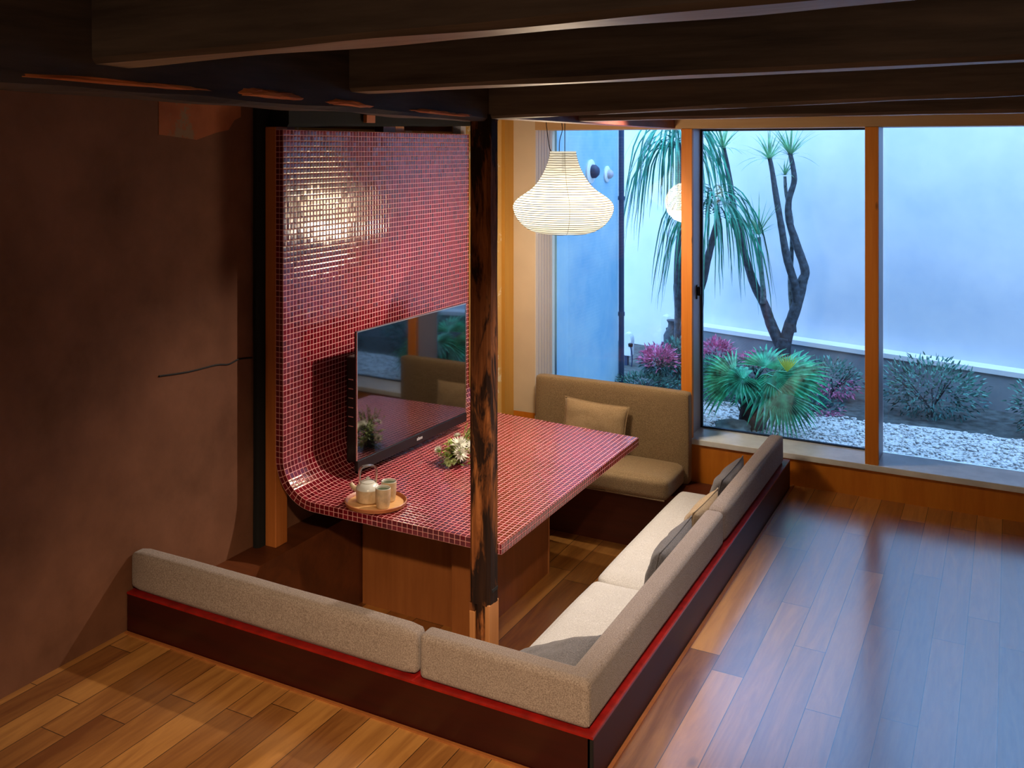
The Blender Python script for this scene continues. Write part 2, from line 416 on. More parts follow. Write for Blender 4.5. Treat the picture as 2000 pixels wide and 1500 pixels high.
def rough_box(name, x0, x1, y0, y1, z0, z1, mat, parent=None, axis='X', amp=0.006, step=0.06, seed=0, tilt=0.0, mat_under=None):
    """a hewn timber: box cut along its length, its arrises gently wavy"""
    rnd = random.Random(seed); bm = bmesh.new()
    L0, L1 = {'X': (x0, x1), 'Y': (y0, y1), 'Z': (z0, z1)}[axis]
    n = max(2, int((L1 - L0) / step)); rings = []
    for i in range(n + 1):
        t = L0 + (L1 - L0) * i / n; ring = []
        for a, b, (sa, sb) in ((0, 0, (1, 1)), (1, 0, (-1, 1)), (1, 1, (-1, -1)), (0, 1, (1, -1))):
            if axis == 'X': A = (y0, y1)[a]; B = (z0, z1)[b]
            elif axis == 'Y': A = (x0, x1)[a]; B = (z0, z1)[b]
            else: A = (x0, x1)[a]; B = (y0, y1)[b]
            for ca, cb in (((0.012, 0), (0, 0.012)) if (a, b) in ((1, 0), (0, 1)) else ((0, 0.012), (0.012, 0))):
                na = noise.noise(Vector((t * 3, a * 7 + seed, b * 5 + ca * 100))) * amp
                nb = noise.noise(Vector((t * 3 + 50, a * 7 + seed, b * 5 + cb * 100))) * amp
                pa = A + sa * ca + na; pb = B + sb * cb + nb
                if axis == 'X': ring.append(bm.verts.new((t, pa, pb + tilt * (t - L0))))
                elif axis == 'Y': ring.append(bm.verts.new((pa, t, pb + tilt * (t - L0))))
                else: ring.append(bm.verts.new((pa, pb, t)))
        rings.append(ring)
    for a, b in zip(rings, rings[1:]):
        for k in range(8):
            fc = bm.faces.new((a[k], a[(k + 1) % 8], b[(k + 1) % 8], b[k]))
            if mat_under and k in UNDER: fc.material_index = 1
    bm.faces.new(rings[0]); bm.faces.new(list(reversed(rings[-1])))
    bmesh.ops.recalc_face_normals(bm, faces=bm.faces[:])
    mats = [mat] + ([mat_under] if mat_under else [])
    o = link_mesh(name, bm, mats, parent)
    return o
def cushion(name, x0, x1, y0, y1, z0, z1, mat, parent=None, r=0.03, puff=0.008, n=(24, 24, 6), seed=0, crown=0.0):
    """upholstered block: rounded edges, slightly swollen faces"""
    bm = bmesh.new(); bmesh.ops.create_cube(bm, size=2)
    cuts = 14
    bmesh.ops.subdivide_edges(bm, edges=bm.edges[:], cuts=cuts, use_grid_fill=True)
    hx, hy, hz = (x1 - x0) / 2, (y1 - y0) / 2, (z1 - z0) / 2
    cx, cy, cz = (x1 + x0) / 2, (y1 + y0) / 2, (z1 + z0) / 2
    for v in bm.verts:
        u = Vector(v.co)
        # concentrate the loops near the edges
        q = Vector([math.copysign(1 - (1 - abs(c)) ** 1.0, c) for c in u])
        q = Vector([math.sin(c * pi / 2) * 0.55 + c * 0.45 for c in q])
        p = Vector((q.x * hx, q.y * hy, q.z * hz))
        inner = Vector((max(-hx + r, min(hx - r, p.x)), max(-hy + r, min(hy - r, p.y)), max(-hz + r, min(hz - r, p.z))))
        d = p - inner
        if d.length > 1e-9:
            p = inner + d.normalized() * r if d.length > 1e-6 else p
        fx, fy, fz = 1 - (q.x ** 4), 1 - (q.y ** 4), 1 - (q.z ** 4)
        p.z += math.copysign(puff * fx * fy, q.z) if abs(q.z) > 0.95 else 0
        p.x += math.copysign(puff * fz * fy, q.x) if abs(q.x) > 0.95 else 0
        p.y += math.copysign(puff * fx * fz, q.y) if abs(q.y) > 0.95 else 0
        nz = noise.noise(Vector((p.x * 5, p.y * 5, p.z * 5 + seed * 9))) * puff * 0.5
        p += Vector((nz, nz, nz)) * 0.5
        v.co = p + Vector((cx, cy, cz))
    return link_mesh(name, bm, mat, parent, smooth=True)
def pillow(name, w, h, th, mat, parent=None, seed=0, n=22):
    """scatter cushion in its own XZ plane, thickness along Y"""
    bm = bmesh.new(); rnd = random.Random(seed); front = {}; back = {}
    for i in range(n + 1):
        for j in range(n + 1):
            u = -1 + 2 * i / n; v = -1 + 2 * j / n
            e = (1 - abs(u) ** 2.6) * (1 - abs(v) ** 2.6)
            pin = 0.06 * (1 - abs(v) ** 2) * abs(u) ** 3; pin2 = 0.06 * (1 - abs(u) ** 2) * abs(v) ** 3
            x = u * w / 2 * (1 - pin); z = v * h / 2 * (1 - pin2)
            wr = noise.noise(Vector((u * 2.4 + seed * 3, v * 2.4, 1))) * 0.22 + noise.noise(Vector((u * 6 + seed, v * 3, 4))) * 0.10
            t = th / 2 * (max(e, 0) ** 0.5) * (1 + wr)
            front[i, j] = bm.verts.new((x, -t, z))
            back[i, j] = front[i, j] if i in (0, n) or j in (0, n) else bm.verts.new((x, t * 0.9, z))
    for i in range(n):
        for j in range(n):
            bm.faces.new((front[i, j], front[i + 1, j], front[i + 1, j + 1], front[i, j + 1]))
            f = (back[i, j + 1], back[i + 1, j + 1], back[i + 1, j], back[i, j])
            if len(set(f)) == 4:
                try: bm.faces.new(f)
                except ValueError: pass
    o = link_mesh(name, bm, mat, parent, smooth=True)
    # piping along the seam
    bm = bmesh.new(); loop = []
    for i in range(n): loop.append(i_j(i, 0, n, w, h))
    for j in range(n): loop.append(i_j(n, j, n, w, h))
    for i in range(n, 0, -1): loop.append(i_j(i, n, n, w, h))
    for j in range(n, -1, -1): loop.append(i_j(0, j, n, w, h))
    tube_bm(bm, loop, 0.003, 6)
    link_mesh('seam', bm, mat, o, smooth=True)
    return o
def i_j(i, j, n, w, h):
    u = -1 + 2 * i / n; v = -1 + 2 * j / n
    pin = 0.06 * (1 - abs(v) ** 2) * abs(u) ** 3; pin2 = 0.06 * (1 - abs(u) ** 2) * abs(v) ** 3
    return (u * w / 2 * (1 - pin), 0, v * h / 2 * (1 - pin2))

# ------------------------------------------------------------------ structure: floors, walls, pit
PITZ = -0.40
def slab(name, boxes, mat):
    bm = bmesh.new()
    for b in boxes: bm_box(bm, *b)
    return struct(link_mesh(name, bm, mat))
slab('floor', [(1.70, 4.6, -4.8, 2.30, -0.12, 0.0), (-0.15, 1.70, -4.8, -0.70, -0.12, 0.0)], 'floor')
slab('floor_pit', [(-0.10, 1.72, -0.75, 2.30, PITZ - 0.1, PITZ)], 'pit_floor')
struct(box('trim_1', 1.803, 1.815, -0.80, 2.295, 0.0, 0.006, 'oak_panel'))
struct(box('trim_2', -0.14, 1.815, -0.812, -0.800, 0.0, 0.006, 'oak_panel'))
# pit sides
slab('wall_pit_right', [(1.40, 1.70, -0.70, 2.29, PITZ, -0.07)], 'brown_dark')
slab('wall_pit_back', [(0.02, 1.40, 1.98, 2.29, PITZ, -0.07)], 'brown_dark')
slab('wall_pit_front', [(0.02, 1.40, -0.70, -0.34, PITZ, -0.07)], 'brown_dark')
slab('wall_pit_left', [(-0.15, 0.02, -0.70, 2.29, PITZ, 0.07)], 'brown_ply')
# left wall, darker old plaster, and the part behind the tile panel
slab('wall_left', [(-0.40, -0.15, -4.8, 2.30, -0.5, 2.5)], 'plaster')
slab('wall_left_corner', [(-0.15, 0.040, 1.86, 2.17, 0.07, 2.4)], 'plaster_cream')
struct(box('trim_3', -0.15, 0.064, 2.17, 2.30, 0.07, 2.4, 'yellow_wood'))
# window wall
slab('wall_back', [(-0.15, 4.6, 2.30, 2.62, -0.5, 0.15), (-0.15, 0.2165, 2.30, 2.62, 0.15, 0.195)], 'orange_panel')
slab('wall_back_panel', [(-0.15, 0.217, 2.30, 2.62, 0.195, 2.6), (3.30, 4.6, 2.30, 2.62, 0.15, 2.6)], 'cream_panel')
struct(box('wall_back_lintel', 0.217, 3.30, 2.30, 2.62, 2.02, 2.6, 'tan_lintel'))
slab('wall_right', [(4.6, 4.8, -4.8, 2.62, -0.5, 2.6)], 'room_wall')
slab('wall_front', [(-0.4, 4.8, -5.0, -4.8, -0.5, 2.6)], 'room_wall')
slab('ceiling', [(-0.4, 4.8, -5.0, 2.62, 2.36, 2.5)], 'ceiling')
# peeled patch high on the left wall and the wavy crack lower down
bm = bmesh.new()
pp = [(-0.1485, -0.62, 2.2), (-0.1485, -0.12, 2.2), (-0.1485, -0.117, 2.045), (-0.1485, -0.16, 2.03), (-0.1485, -0.2, 1.985), (-0.1485, -0.28, 1.972), (-0.1485, -0.4, 1.94), (-0.1485, -0.62, 1.96)]
fa = [bm.verts.new(p) for p in pp]; fb = [bm.verts.new((-0.152, p[1], p[2])) for p in pp]
bm.faces.new(fa)
for i in range(len(pp)): bm.faces.new((fa[i], fa[(i + 1) % len(pp)], fb[(i + 1) % len(pp)], fb[i]))
bmesh.ops.recalc_face_normals(bm, faces=bm.faces[:])
struct(link_mesh('wall_left_patch', bm, 'plaster_peel'))
bm = bmesh.new()
tube_bm(bm, smooth_path([(-0.149, -0.62, 0.97), (-0.149, -0.45, 0.955), (-0.149, -0.28, 0.952), (-0.149, -0.2, 0.94), (-0.149, -0.13, 0.95), (-0.149, -0.04, 0.94)], 4), 0.004, 5)
struct(link_mesh('trim_4', bm, 'dark_gap'))

# windows: sill, glass, mullions, frames
w1 = struct(box('window_1', 0.20, 1.20, 2.568, 2.574, 0.16, 2.05, 'glass'))
w2 = struct(box('window_2', 1.213, 2.183, 2.568, 2.574, 0.16, 2.05, 'glass'))
w3 = struct(box('window_3', 2.25, 3.30, 2.568, 2.574, 0.16, 2.05, 'glass'))
struct(box('trim_5', 0.2175, 3.30, 2.288, 2.592, 0.150, 0.182, 'sill', bevel=0.003))      # sill board
struct(box('trim_6', 0.217, 0.222, 2.302, 2.565, 0.182, 2.02, 'jamb'))                 # left jamb lining
bm = bmesh.new()
for k in range(5): bm_box(bm, 0.222, 0.2245, 2.34 + k * 0.045, 2.346 + k * 0.045, 0.182, 2.02)
struct(link_mesh('trim_7', bm, 'alu'))
struct(box('trim_8', 1.170, 1.235, 2.295, 2.33, 0.182, 2.02, 'pine', bevel=0.002))
struct(box('trim_9', 2.183, 2.25, 2.295, 2.33, 0.182, 2.02, 'pine', bevel=0.002))
struct(box('trim_10', 1.175, 1.213, 2.33, 2.58, 0.182, 2.02, 'alu'))
struct(box('trim_11', 2.178, 2.245, 2.33, 2.58, 0.182, 2.02, 'alu'))
for a, b in ((0, 0),):
    bm = bmesh.new()
    bm_box(bm, 1.213, 1.225, 2.560, 2.585, 0.182, 2.02); bm_box(bm, 2.166, 2.178, 2.560, 2.585, 0.182, 2.02)
    bm_box(bm, 1.225, 2.166, 2.560, 2.585, 2.008, 2.02); bm_box(bm, 1.225, 2.166, 2.560, 2.585, 0.182, 0.190)
    struct(link_mesh('window_2_gasket', bm, 'gasket'))
t = empty('window_latch', 'small dark latch on the tall window frame right of the orange mullion', 'latch', (1.216, 2.47, 1.0))
box('latch_plate', 1.213, 1.219, 2.462, 2.487, 0.985, 1.070, 'black', t, 0.002, off=t.location)
box('latch_lever', 1.219, 1.238, 2.468, 2.480, 1.005, 1.060, 'black', t, 0.003, off=t.location)

# ------------------------------------------------------------------ garden outside
slab('floor_garden', [(-1.6, 5.2, 2.62, 6.0, -0.2, 0.055)], 'soil')
# white gravel bed by the window
bm = bmesh.new(); rnd = random.Random(3)
bmesh.ops.create_grid(bm, x_segments=70, y_segments=30, size=1.0)
for v in bm.verts:
    x, y = v.co.x, v.co.y
    v.co = Vector((2.2 + x * 1.9, 3.12 + y * 0.50 + 0.03 * sin(x * 9), 0.085 + 0.01 * noise.noise(Vector((x * 20, y * 9, 0)))))
for i in range(2600):
    x = rnd.uniform(0.35, 3.9); y = rnd.uniform(2.63, 3.62); s = rnd.uniform(0.006, 0.014)
    mt = Matrix.Translation((x, y, 0.09)) @ Matrix.Rotation(rnd.uniform(0, 6), 4, 'Z') @ Matrix.Diagonal((s * 1.3, s, s * 0.7, 1))
    bmesh.ops.create_icosphere(bm, subdivisions=1, radius=1, matrix=mt)
tag(link_mesh('gravel', bm, 'gravel'), 'bed of white gravel at the foot of the tall garden window', 'gravel', kind='stuff')
# courtyard walls
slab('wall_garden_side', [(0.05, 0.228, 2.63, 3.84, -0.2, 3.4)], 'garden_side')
def along(x): return 5.15 - (x - 0.51) * 0.296
def wall_strip(name, x0, x1, off0, off1, z0, z1, mat):
    pts = []
    for z in (z0, z1):
        for o_ in (off0, off1):
            for x in (x0, x1): pts.append((x, along(x) + o_, z))
    return hexa(name, pts, mat)
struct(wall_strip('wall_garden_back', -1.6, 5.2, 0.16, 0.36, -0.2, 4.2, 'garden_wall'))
t = wall_strip('planter_wall', 0.42, 5.0, 0.0, 0.16, -0.1, 0.31, 'planter'); tag(t, 'low grey concrete planter wall behind the forked tree', 'wall')
wall_strip('coping', 0.42, 5.0, -0.015, 0.16, 0.31, 0.345, 'coping', ).parent = t
pipe = lathe('downpipe', [(0.022, 0.0), (0.022, 3.3)], 'steel', seg=16, c=(0.246, 3.86, 0.05)); tag(pipe, 'dark vertical pipe at the end of the blue garden wall', 'pipe')
for k in range(3):
    lathe('bracket', [(0.027, 0.0), (0.027, 0.03)], 'steel', pipe, 16, (0.246, 3.86, 0.6 + k * 0.9))

def leaf_quad(bm, base, d, L, w, droop=0.0, n=3, side=None):
    """thin pointed leaf ribbon with a fold of real width"""
    d = d.normalized(); s = side if side is not None else d.cross(Vector((0, 0, 1)))
    if s.length < 1e-3: s = Vector((1, 0, 0))
    s = s.normalized(); prev = None; p = Vector(base); dd = Vector(d)
    for i in range(n + 1):
        t = i / n; ww = w * (0.55 + 0.45 * sin(pi * min(1, t * 1.3 + 0.15))) * (1 - t ** 3) + 0.0006
        a = bm.verts.new(p - s * ww / 2); b = bm.verts.new(p + s * ww / 2)
        if prev: bm.faces.new((prev[0], prev[1], b, a))
        prev = (a, b)
        dd = (dd + Vector((0, 0, -droop))).normalized(); p = p + dd * (L / n)
def trunk(name, paths, mat, parent, seg=10):
    bm = bmesh.new()
    for pts, r0, r1 in paths:
        sp = smooth_path(pts, 6); n = len(sp)
        rad = [(r0 + (r1 - r0) * i / (n - 1)) * (1 + 0.10 * noise.noise(Vector((i * 0.7, r0 * 50, 0)))) for i in range(n)]
        tube_bm(bm, sp, rad, seg)
    return link_mesh(name, bm, mat, parent, smooth=True)
def rosette(name, c, n, L, parent, mat='leaf_tip', seed=0, w=0.014, up=0.35, droop=0.10):
    rnd = random.Random(seed); bm = bmesh.new(); c = Vector(c)
    for i in range(n):
        a = 2 * pi * i / n + rnd.uniform(-.3, .3); e = rnd.uniform(0.1, 1.35)
        d = Vector((cos(a) * cos(e), sin(a) * cos(e), sin(e) * 1.0 + up * 0.2))
        leaf_quad(bm, c, d, L * rnd.uniform(0.6, 1.1), w, droop * rnd.uniform(0.4, 1.6), 5)
    bmesh.ops.solidify(bm, geom=bm.faces[:], thickness=0.0012)
    return link_mesh(name, bm, mat, parent)

# forked dragon tree
t = empty('forked_tree', 'dark forked tree with tufts of spiky leaves behind the fan palm', 'tree', (1.32, 4.55, 0.05))
def rel(p, o=t): return tuple(Vector(p) - o.location)
trunk('trunk', [
    ([rel(p) for p in [(1.33, 4.55, 0.04), (1.32, 4.55, 0.24), (1.33, 4.55, 0.42)]], 0.070, 0.058),
    ([rel(p) for p in [(1.32, 4.55, 0.33), (1.24, 4.55, 0.50), (1.18, 4.55, 0.67), (1.09, 4.55, 0.86), (0.97, 4.55, 1.28), (0.91, 4.55, 1.65), (0.86, 4.55, 1.92)]], 0.046, 0.018),
    ([rel(p) for p in [(1.33, 4.55, 0.33), (1.37, 4.55, 0.50), (1.43, 4.57, 0.70), (1.46, 4.6, 0.86), (1.48, 4.6, 0.95), (1.42, 4.6, 1.14), (1.36, 4.6, 1.34), (1.36, 4.6, 1.5), (1.40, 4.6, 1.66), (1.37, 4.6, 1.86)]], 0.048, 0.017),
    ([rel(p) for p in [(1.43, 4.57, 0.68), (1.41, 4.53, 0.86), (1.36, 4.5, 1.06), (1.32, 4.5, 1.3), (1.28, 4.5, 1.54), (1.25, 4.5, 1.74), (1.23, 4.5, 1.84)]], 0.036, 0.015)],
    'trunk', t)
for i, p in enumerate([(0.86, 4.55, 1.90), (1.37, 4.6, 1.845), (1.23, 4.5, 1.815)]):
    rosette('leaf_tuft', rel(p), 30, 0.36, t, seed=i, w=0.016, droop=0.14)
trunk('branch', [([rel(p) for p in [(1.18, 4.52, 0.68), (1.185, 4.5, 0.78), (1.17, 4.5, 0.93), (1.15, 4.5, 1.20)]], 0.024, 0.016)], 'trunk_thin', t)
rosette('leaf_tuft', rel((1.15, 4.5, 1.22)), 30, 0.34, t, seed=7, up=1.5)
trunk('branch', [([rel(p) for p in [(1.39, 4.65, 0.45), (1.36, 4.65, 0.81), (1.37, 4.65, 1.05), (1.37, 4.65, 1.33), (1.33, 4.65, 1.54), (1.32, 4.65, 1.68)]], 0.020, 0.012)], 'trunk_thin', t)
rosette('leaf_tuft', rel((1.32, 4.65, 1.69)), 18, 0.20, t, seed=9)

# weeping tree with long hanging leaves
def weeping(bm, c, n, L, rx, seed):
    rnd = random.Random(seed); c = Vector(c)
    for i in range(n):
        a = rnd.uniform(0, 2 * pi); r = rnd.uniform(0.1, 1) * rx
        p = c + Vector((cos(a) * 0.03, sin(a) * 0.03, rnd.uniform(-0.05, 0.22)))
        d = Vector((cos(a), sin(a) * 0.7, 1.1)).normalized(); s = Vector((-sin(a), cos(a), 0.0))
        if rnd.random() < 0.5: s = Vector((1, 0.2, 0))
        nseg = 10; LL = L * rnd.uniform(0.55, 1.1); prev = None
        for k in range(nseg + 1):
            t_ = k / nseg; ww = 0.014 * (1 - t_ ** 2.2) + 0.001
            a1 = bm.verts.new(p - s * ww / 2); b1 = bm.verts.new(p + s * ww / 2)
            if prev: bm.faces.new((prev[0], prev[1], b1, a1))
            prev = (a1, b1)
            tgt = Vector((cos(a) * 0.12, sin(a) * 0.12, -1))
            d = d.lerp(tgt, 0.36 if k < 5 else 0.5).normalized()
            d += Vector((noise.noise(Vector((i, k * 0.7, 1))), noise.noise(Vector((i, k * 0.7, 9))), 0)) * 0.16
            step = LL / nseg * (0.55 + r) if k < 3 else LL / nseg
            p = p + d * step
t = empty('weeping_tree', 'tree with long thin drooping green leaves, half behind the orange mullion', 'tree', (0.54, 4.3, 0.05))
def rel2(p): return tuple(Vector(p) - Vector((0.54, 4.3, 0.05)))
trunk('trunk', [([rel2(p) for p in [(0.54, 4.3, 0.0), (0.58, 4.3, 0.43), (0.57, 4.3, 0.96), (0.60, 4.3, 1.37), (0.57, 4.3, 1.95)]], 0.05, 0.028),
                ([rel2(p) for p in [(0.58, 4.3, 0.40), (0.69, 4.26, 0.66), (0.77, 4.25, 0.84), (0.82, 4.25, 1.06), (0.90, 4.25, 1.36)]], 0.040, 0.024)], 'trunk', t)
bm = bmesh.new(); weeping(bm, rel2((0.55, 4.28, 1.95)), 90, 1.15, 0.28, 1); link_mesh('hanging_leaves', bm, 'leaf_long', t)
bm = bmesh.new(); weeping(bm, rel2((0.86, 4.22, 1.40)), 80, 1.05, 0.4, 2); link_mesh('hanging_leaves', bm, 'leaf_long', t)

# fan palm by the glass
t = empty('fan_palm', 'fan palm with broad split leaves on a short dark trunk', 'palm', (1.42, 3.05, 0.08))
def fan(name, c, petiole_from, normal, aim, R, nseg, spread, parent, seed=0, mat='leaf_fan', droop=0.12):
    rnd = random.Random(seed); bm = bmesh.new(); c = Vector(c); n = Vector(normal).normalized()
    a0 = (Vector(aim) - n * Vector(aim).dot(n)).normalized(); b0 = n.cross(a0)
    for k in range(nseg):
        a = -spread / 2 + spread * k / (nseg - 1); d = a0 * cos(a) + b0 * sin(a)
        side = (b0 * cos(a) - a0 * sin(a)); L = R * (0.82 + 0.18 * cos(a * 0.7)) * rnd.uniform(0.92, 1.05)
        w = 2 * R * math.tan(spread / nseg / 2) * 0.62; prev = None; p = c.copy(); dd = d.copy()
        for i in range(7):
            t_ = i / 6; ww = w * (0.12 + 0.88 * min(1, t_ / 0.5)) * (1 if t_ < 0.5 else max(0.03, 1 - (t_ - 0.5) * 2.0))
            A = bm.verts.new(p - side * ww / 2 + n * 0.000); Mid = bm.verts.new(p - n * ww * 0.35); B = bm.verts.new(p + side * ww / 2)
            if prev: bm.faces.new((prev[0], prev[1], Mid, A)); bm.faces.new((prev[1], prev[2], B, Mid))
            prev = (A, Mid, B); dd = (dd + Vector((0, 0, -droop * t_ * 1.5)) - n * 0.02).normalized(); p = p + dd * L / 6
    o = link_mesh(name, bm, mat, parent)
    bm = bmesh.new(); tube_bm(bm, smooth_path([petiole_from, (Vector(petiole_from) + c) / 2 + Vector((0, 0, 0.04)), c], 5), 0.006, 6)
    link_mesh('leaf_stalk', bm, 'leaf_fan', o, smooth=True)
    return o
lathe('trunk', [(0.085, 0.0), (0.09, 0.05), (0.075, 0.15), (0.08, 0.22), (0.06, 0.28), (0.03, 0.30)], 'trunk_palm', t, 14)
bm = bmesh.new(); rnd = random.Random(5)
for i in range(70):
    a = rnd.uniform(0, 2 * pi); z = rnd.uniform(0.02, 0.27)
    leaf_quad(bm, (cos(a) * 0.075, sin(a) * 0.075, z), Vector((cos(a) * 0.5, sin(a) * 0.5, 1)), 0.07, 0.02, 0, 2)
link_mesh('trunk_fibre', bm, 'trunk_palm', t)
pf = (0, 0, 0.28)
fan('leaf', (-0.03, -0.14, 0.35), pf, (0.2, -0.9, 0.9), (-0.6, -0.2, -0.5), 0.19, 20, radians(300), t, 1, droop=0.3)
fan('leaf', (-0.08, -0.08, 0.33), pf, (0.1, -0.9, 0.7), (-1.0, -0.1, -0.05), 0.33, 16, radians(110), t, 11, droop=0.2)
fan('leaf', (0.13, -0.02, 0.36), pf, (0.25, -0.8, 0.6), (0.7, -0.1, -0.85), 0.38, 24, radians(210), t, 2)
fan('leaf', (0.05, 0.14, 0.38), pf, (0.0, -0.7, 0.8), (0.1, 0.3, 0.8), 0.24, 18, radians(170), t, 3)
fan('leaf', (-0.12, 0.04, 0.34), pf, (-0.2, -0.8, 0.6), (-0.95, 0, 0.35), 0.24, 16, radians(130), t, 4)
fan('leaf', (0.20, -0.10, 0.28), pf, (0.1, -1.0, 0.3), (0.35, 0, -1.0), 0.30, 20, radians(120), t, 5)
fan('leaf', (0.22, 0.12, 0.36), pf, (0.1, -0.7, 0.7), (1, 0.2, 0.1), 0.26, 18, radians(160), t, 6)
yl = fan('leaf', (0.21, 0.02, 0.39), pf, (0.2, -1.0, 0.3), (0.05, 0, 1), 0.12, 9, radians(70), t, 8, mat='leaf_yellow', droop=0.0)
yl['label'] = 'yellow-green new leaf'

def bush(name, label, c, r, mats, n, seed, group=None, leaf=0.03, cat='shrub'):
    rnd = random.Random(seed); t = empty(name, label, cat, (c[0], c[1], 0.05), group)
    cz = c[2] - 0.05
    bm = bmesh.new(); tube_bm(bm, [(0, 0, 0), (0.01, 0, cz * 0.6), (0, 0.01, cz)], 0.008, 6)
    for k in range(9):
        a = rnd.uniform(0, 6.28); tube_bm(bm, [(0, 0, cz * 0.3), (cos(a) * r[0] * 0.7, sin(a) * r[1] * 0.7, cz + r[2] * 0.3)], 0.004, 5)
    link_mesh('stem', bm, 'trunk', t)
    bms = [bmesh.new() for _ in mats]
    for i in range(n):
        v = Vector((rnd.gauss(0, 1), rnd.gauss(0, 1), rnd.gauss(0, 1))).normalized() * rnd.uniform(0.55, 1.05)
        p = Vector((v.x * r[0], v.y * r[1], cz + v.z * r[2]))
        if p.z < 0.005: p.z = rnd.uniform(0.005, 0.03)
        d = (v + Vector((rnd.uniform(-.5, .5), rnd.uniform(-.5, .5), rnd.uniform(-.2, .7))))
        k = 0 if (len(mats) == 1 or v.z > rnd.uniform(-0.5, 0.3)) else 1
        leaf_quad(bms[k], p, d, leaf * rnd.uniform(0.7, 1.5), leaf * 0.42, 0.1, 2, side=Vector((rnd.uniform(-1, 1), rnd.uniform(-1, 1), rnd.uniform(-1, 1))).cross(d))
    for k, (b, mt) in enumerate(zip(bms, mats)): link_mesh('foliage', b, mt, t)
    return t
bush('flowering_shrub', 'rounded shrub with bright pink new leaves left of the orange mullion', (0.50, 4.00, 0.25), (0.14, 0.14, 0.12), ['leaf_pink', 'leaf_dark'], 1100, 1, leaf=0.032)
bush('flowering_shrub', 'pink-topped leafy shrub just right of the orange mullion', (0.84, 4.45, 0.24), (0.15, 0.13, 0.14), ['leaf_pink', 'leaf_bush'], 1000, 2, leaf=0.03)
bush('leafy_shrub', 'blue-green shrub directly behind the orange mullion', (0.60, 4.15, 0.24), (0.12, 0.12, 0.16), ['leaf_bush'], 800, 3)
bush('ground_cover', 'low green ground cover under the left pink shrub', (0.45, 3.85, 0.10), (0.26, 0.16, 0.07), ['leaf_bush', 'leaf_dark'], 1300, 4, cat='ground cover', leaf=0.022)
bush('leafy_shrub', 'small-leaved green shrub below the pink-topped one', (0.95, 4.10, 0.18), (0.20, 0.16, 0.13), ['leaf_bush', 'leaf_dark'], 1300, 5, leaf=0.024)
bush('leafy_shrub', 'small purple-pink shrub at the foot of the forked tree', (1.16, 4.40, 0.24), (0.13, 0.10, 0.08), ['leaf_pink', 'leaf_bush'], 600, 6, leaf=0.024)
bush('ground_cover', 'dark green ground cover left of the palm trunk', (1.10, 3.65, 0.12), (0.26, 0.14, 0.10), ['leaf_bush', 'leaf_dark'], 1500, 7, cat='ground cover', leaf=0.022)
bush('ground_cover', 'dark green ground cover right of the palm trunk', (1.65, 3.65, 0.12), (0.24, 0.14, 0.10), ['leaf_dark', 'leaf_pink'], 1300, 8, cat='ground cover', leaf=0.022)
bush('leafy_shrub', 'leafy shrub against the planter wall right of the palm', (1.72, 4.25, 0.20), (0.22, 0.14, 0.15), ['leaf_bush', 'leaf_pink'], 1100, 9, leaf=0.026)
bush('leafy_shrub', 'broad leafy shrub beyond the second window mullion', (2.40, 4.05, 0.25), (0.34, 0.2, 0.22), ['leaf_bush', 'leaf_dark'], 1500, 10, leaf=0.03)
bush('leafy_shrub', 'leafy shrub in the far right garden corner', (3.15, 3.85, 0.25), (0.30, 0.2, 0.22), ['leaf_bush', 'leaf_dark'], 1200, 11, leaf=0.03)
# rock beside the palm
bm = bmesh.new(); bmesh.ops.create_icosphere(bm, subdivisions=4, radius=1)
for v in bm.verts:
    k = 1 + 0.28 * noise.noise(v.co * 1.6) + 0.12 * noise.noise(v.co * 4.5)
    v.co = Vector((v.co.x * 0.115 * k, v.co.y * 0.09 * k, v.co.z * 0.055 * k)) + Vector((1.335, 2.92, 0.11))
tag(link_mesh('garden_rock', bm, 'rock', smooth=True), 'low mossy rock on the white gravel beside the palm trunk', 'rock')

# white wall boxes with hanging cables
def wall_box(loc, label, s=1.0, cables=True):
    t = empty('wall_charger', label, 'wall box', loc)
    bm = bmesh.new(); prof = [(-0.035, 0), (0.045, 0.0), (0.048, 0.16), (0.042, 0.20), (0.02, 0.235), (-0.012, 0.245), (-0.035, 0.225)]
    a = [bm.verts.new((x * s, -0.05 * s, z * s)) for x, z in prof]; b = [bm.verts.new((x * s, 0.05 * s, z * s)) for x, z in prof]
    bm.faces.new(a); bm.faces.new(list(reversed(b)))
    for i in range(len(a)): bm.faces.new((a[i], b[i], b[(i + 1) % len(a)], a[(i + 1) % len(a)]))
    bmesh.ops.recalc_face_normals(bm, faces=bm.faces[:])
    bmesh.ops.bevel(bm, geom=bm.edges[:], offset=0.006 * s, segments=2, affect='EDGES')
    link_mesh('cover', bm, 'box_white', t)
    lathe('plug_socket', [(0.022 * s, 0), (0.026 * s, 0.03 * s), (0.012 * s, 0.04 * s)], 'black', t, 16, (0.035 * s, -0.04 * s, 0.10 * s))
    box('mounting_post', -0.035 * s, -0.005 * s, -0.03 * s, 0.03 * s, 0.05 - loc[2], 0.0, 'steel', t)
    bm = bmesh.new()
    tube_bm(bm, smooth_path([(0.04 * s, -0.045 * s, 0.10 * s), (0.06 * s, -0.06 * s, -0.02), (0.045 * s, -0.06 * s, -0.16), (0.09 * s, -0.06 * s, -0.22)], 6), 0.006, 6)
    link_mesh('cable', bm, 'steel', t, smooth=True)
wall_box((0.05, 4.6, 0.14 + 0.0), 'small white rounded wall box with hanging cable left of the pink shrub', 0.8)
wall_box((0.27, 4.95, 0.22), 'white rounded wall box beside the hidden trunk of the weeping tree', 0.95)
tag(lathe('garden_urn', [(0.05, 0.0), (0.075, 0.15), (0.08, 0.27), (0.045, 0.34), (0.04, 0.37), (0.055, 0.40)], 'trunk', seg=20, c=(0.40, 4.72, 0.05)), 'dark narrow-necked urn beside the second white wall box', 'urn')

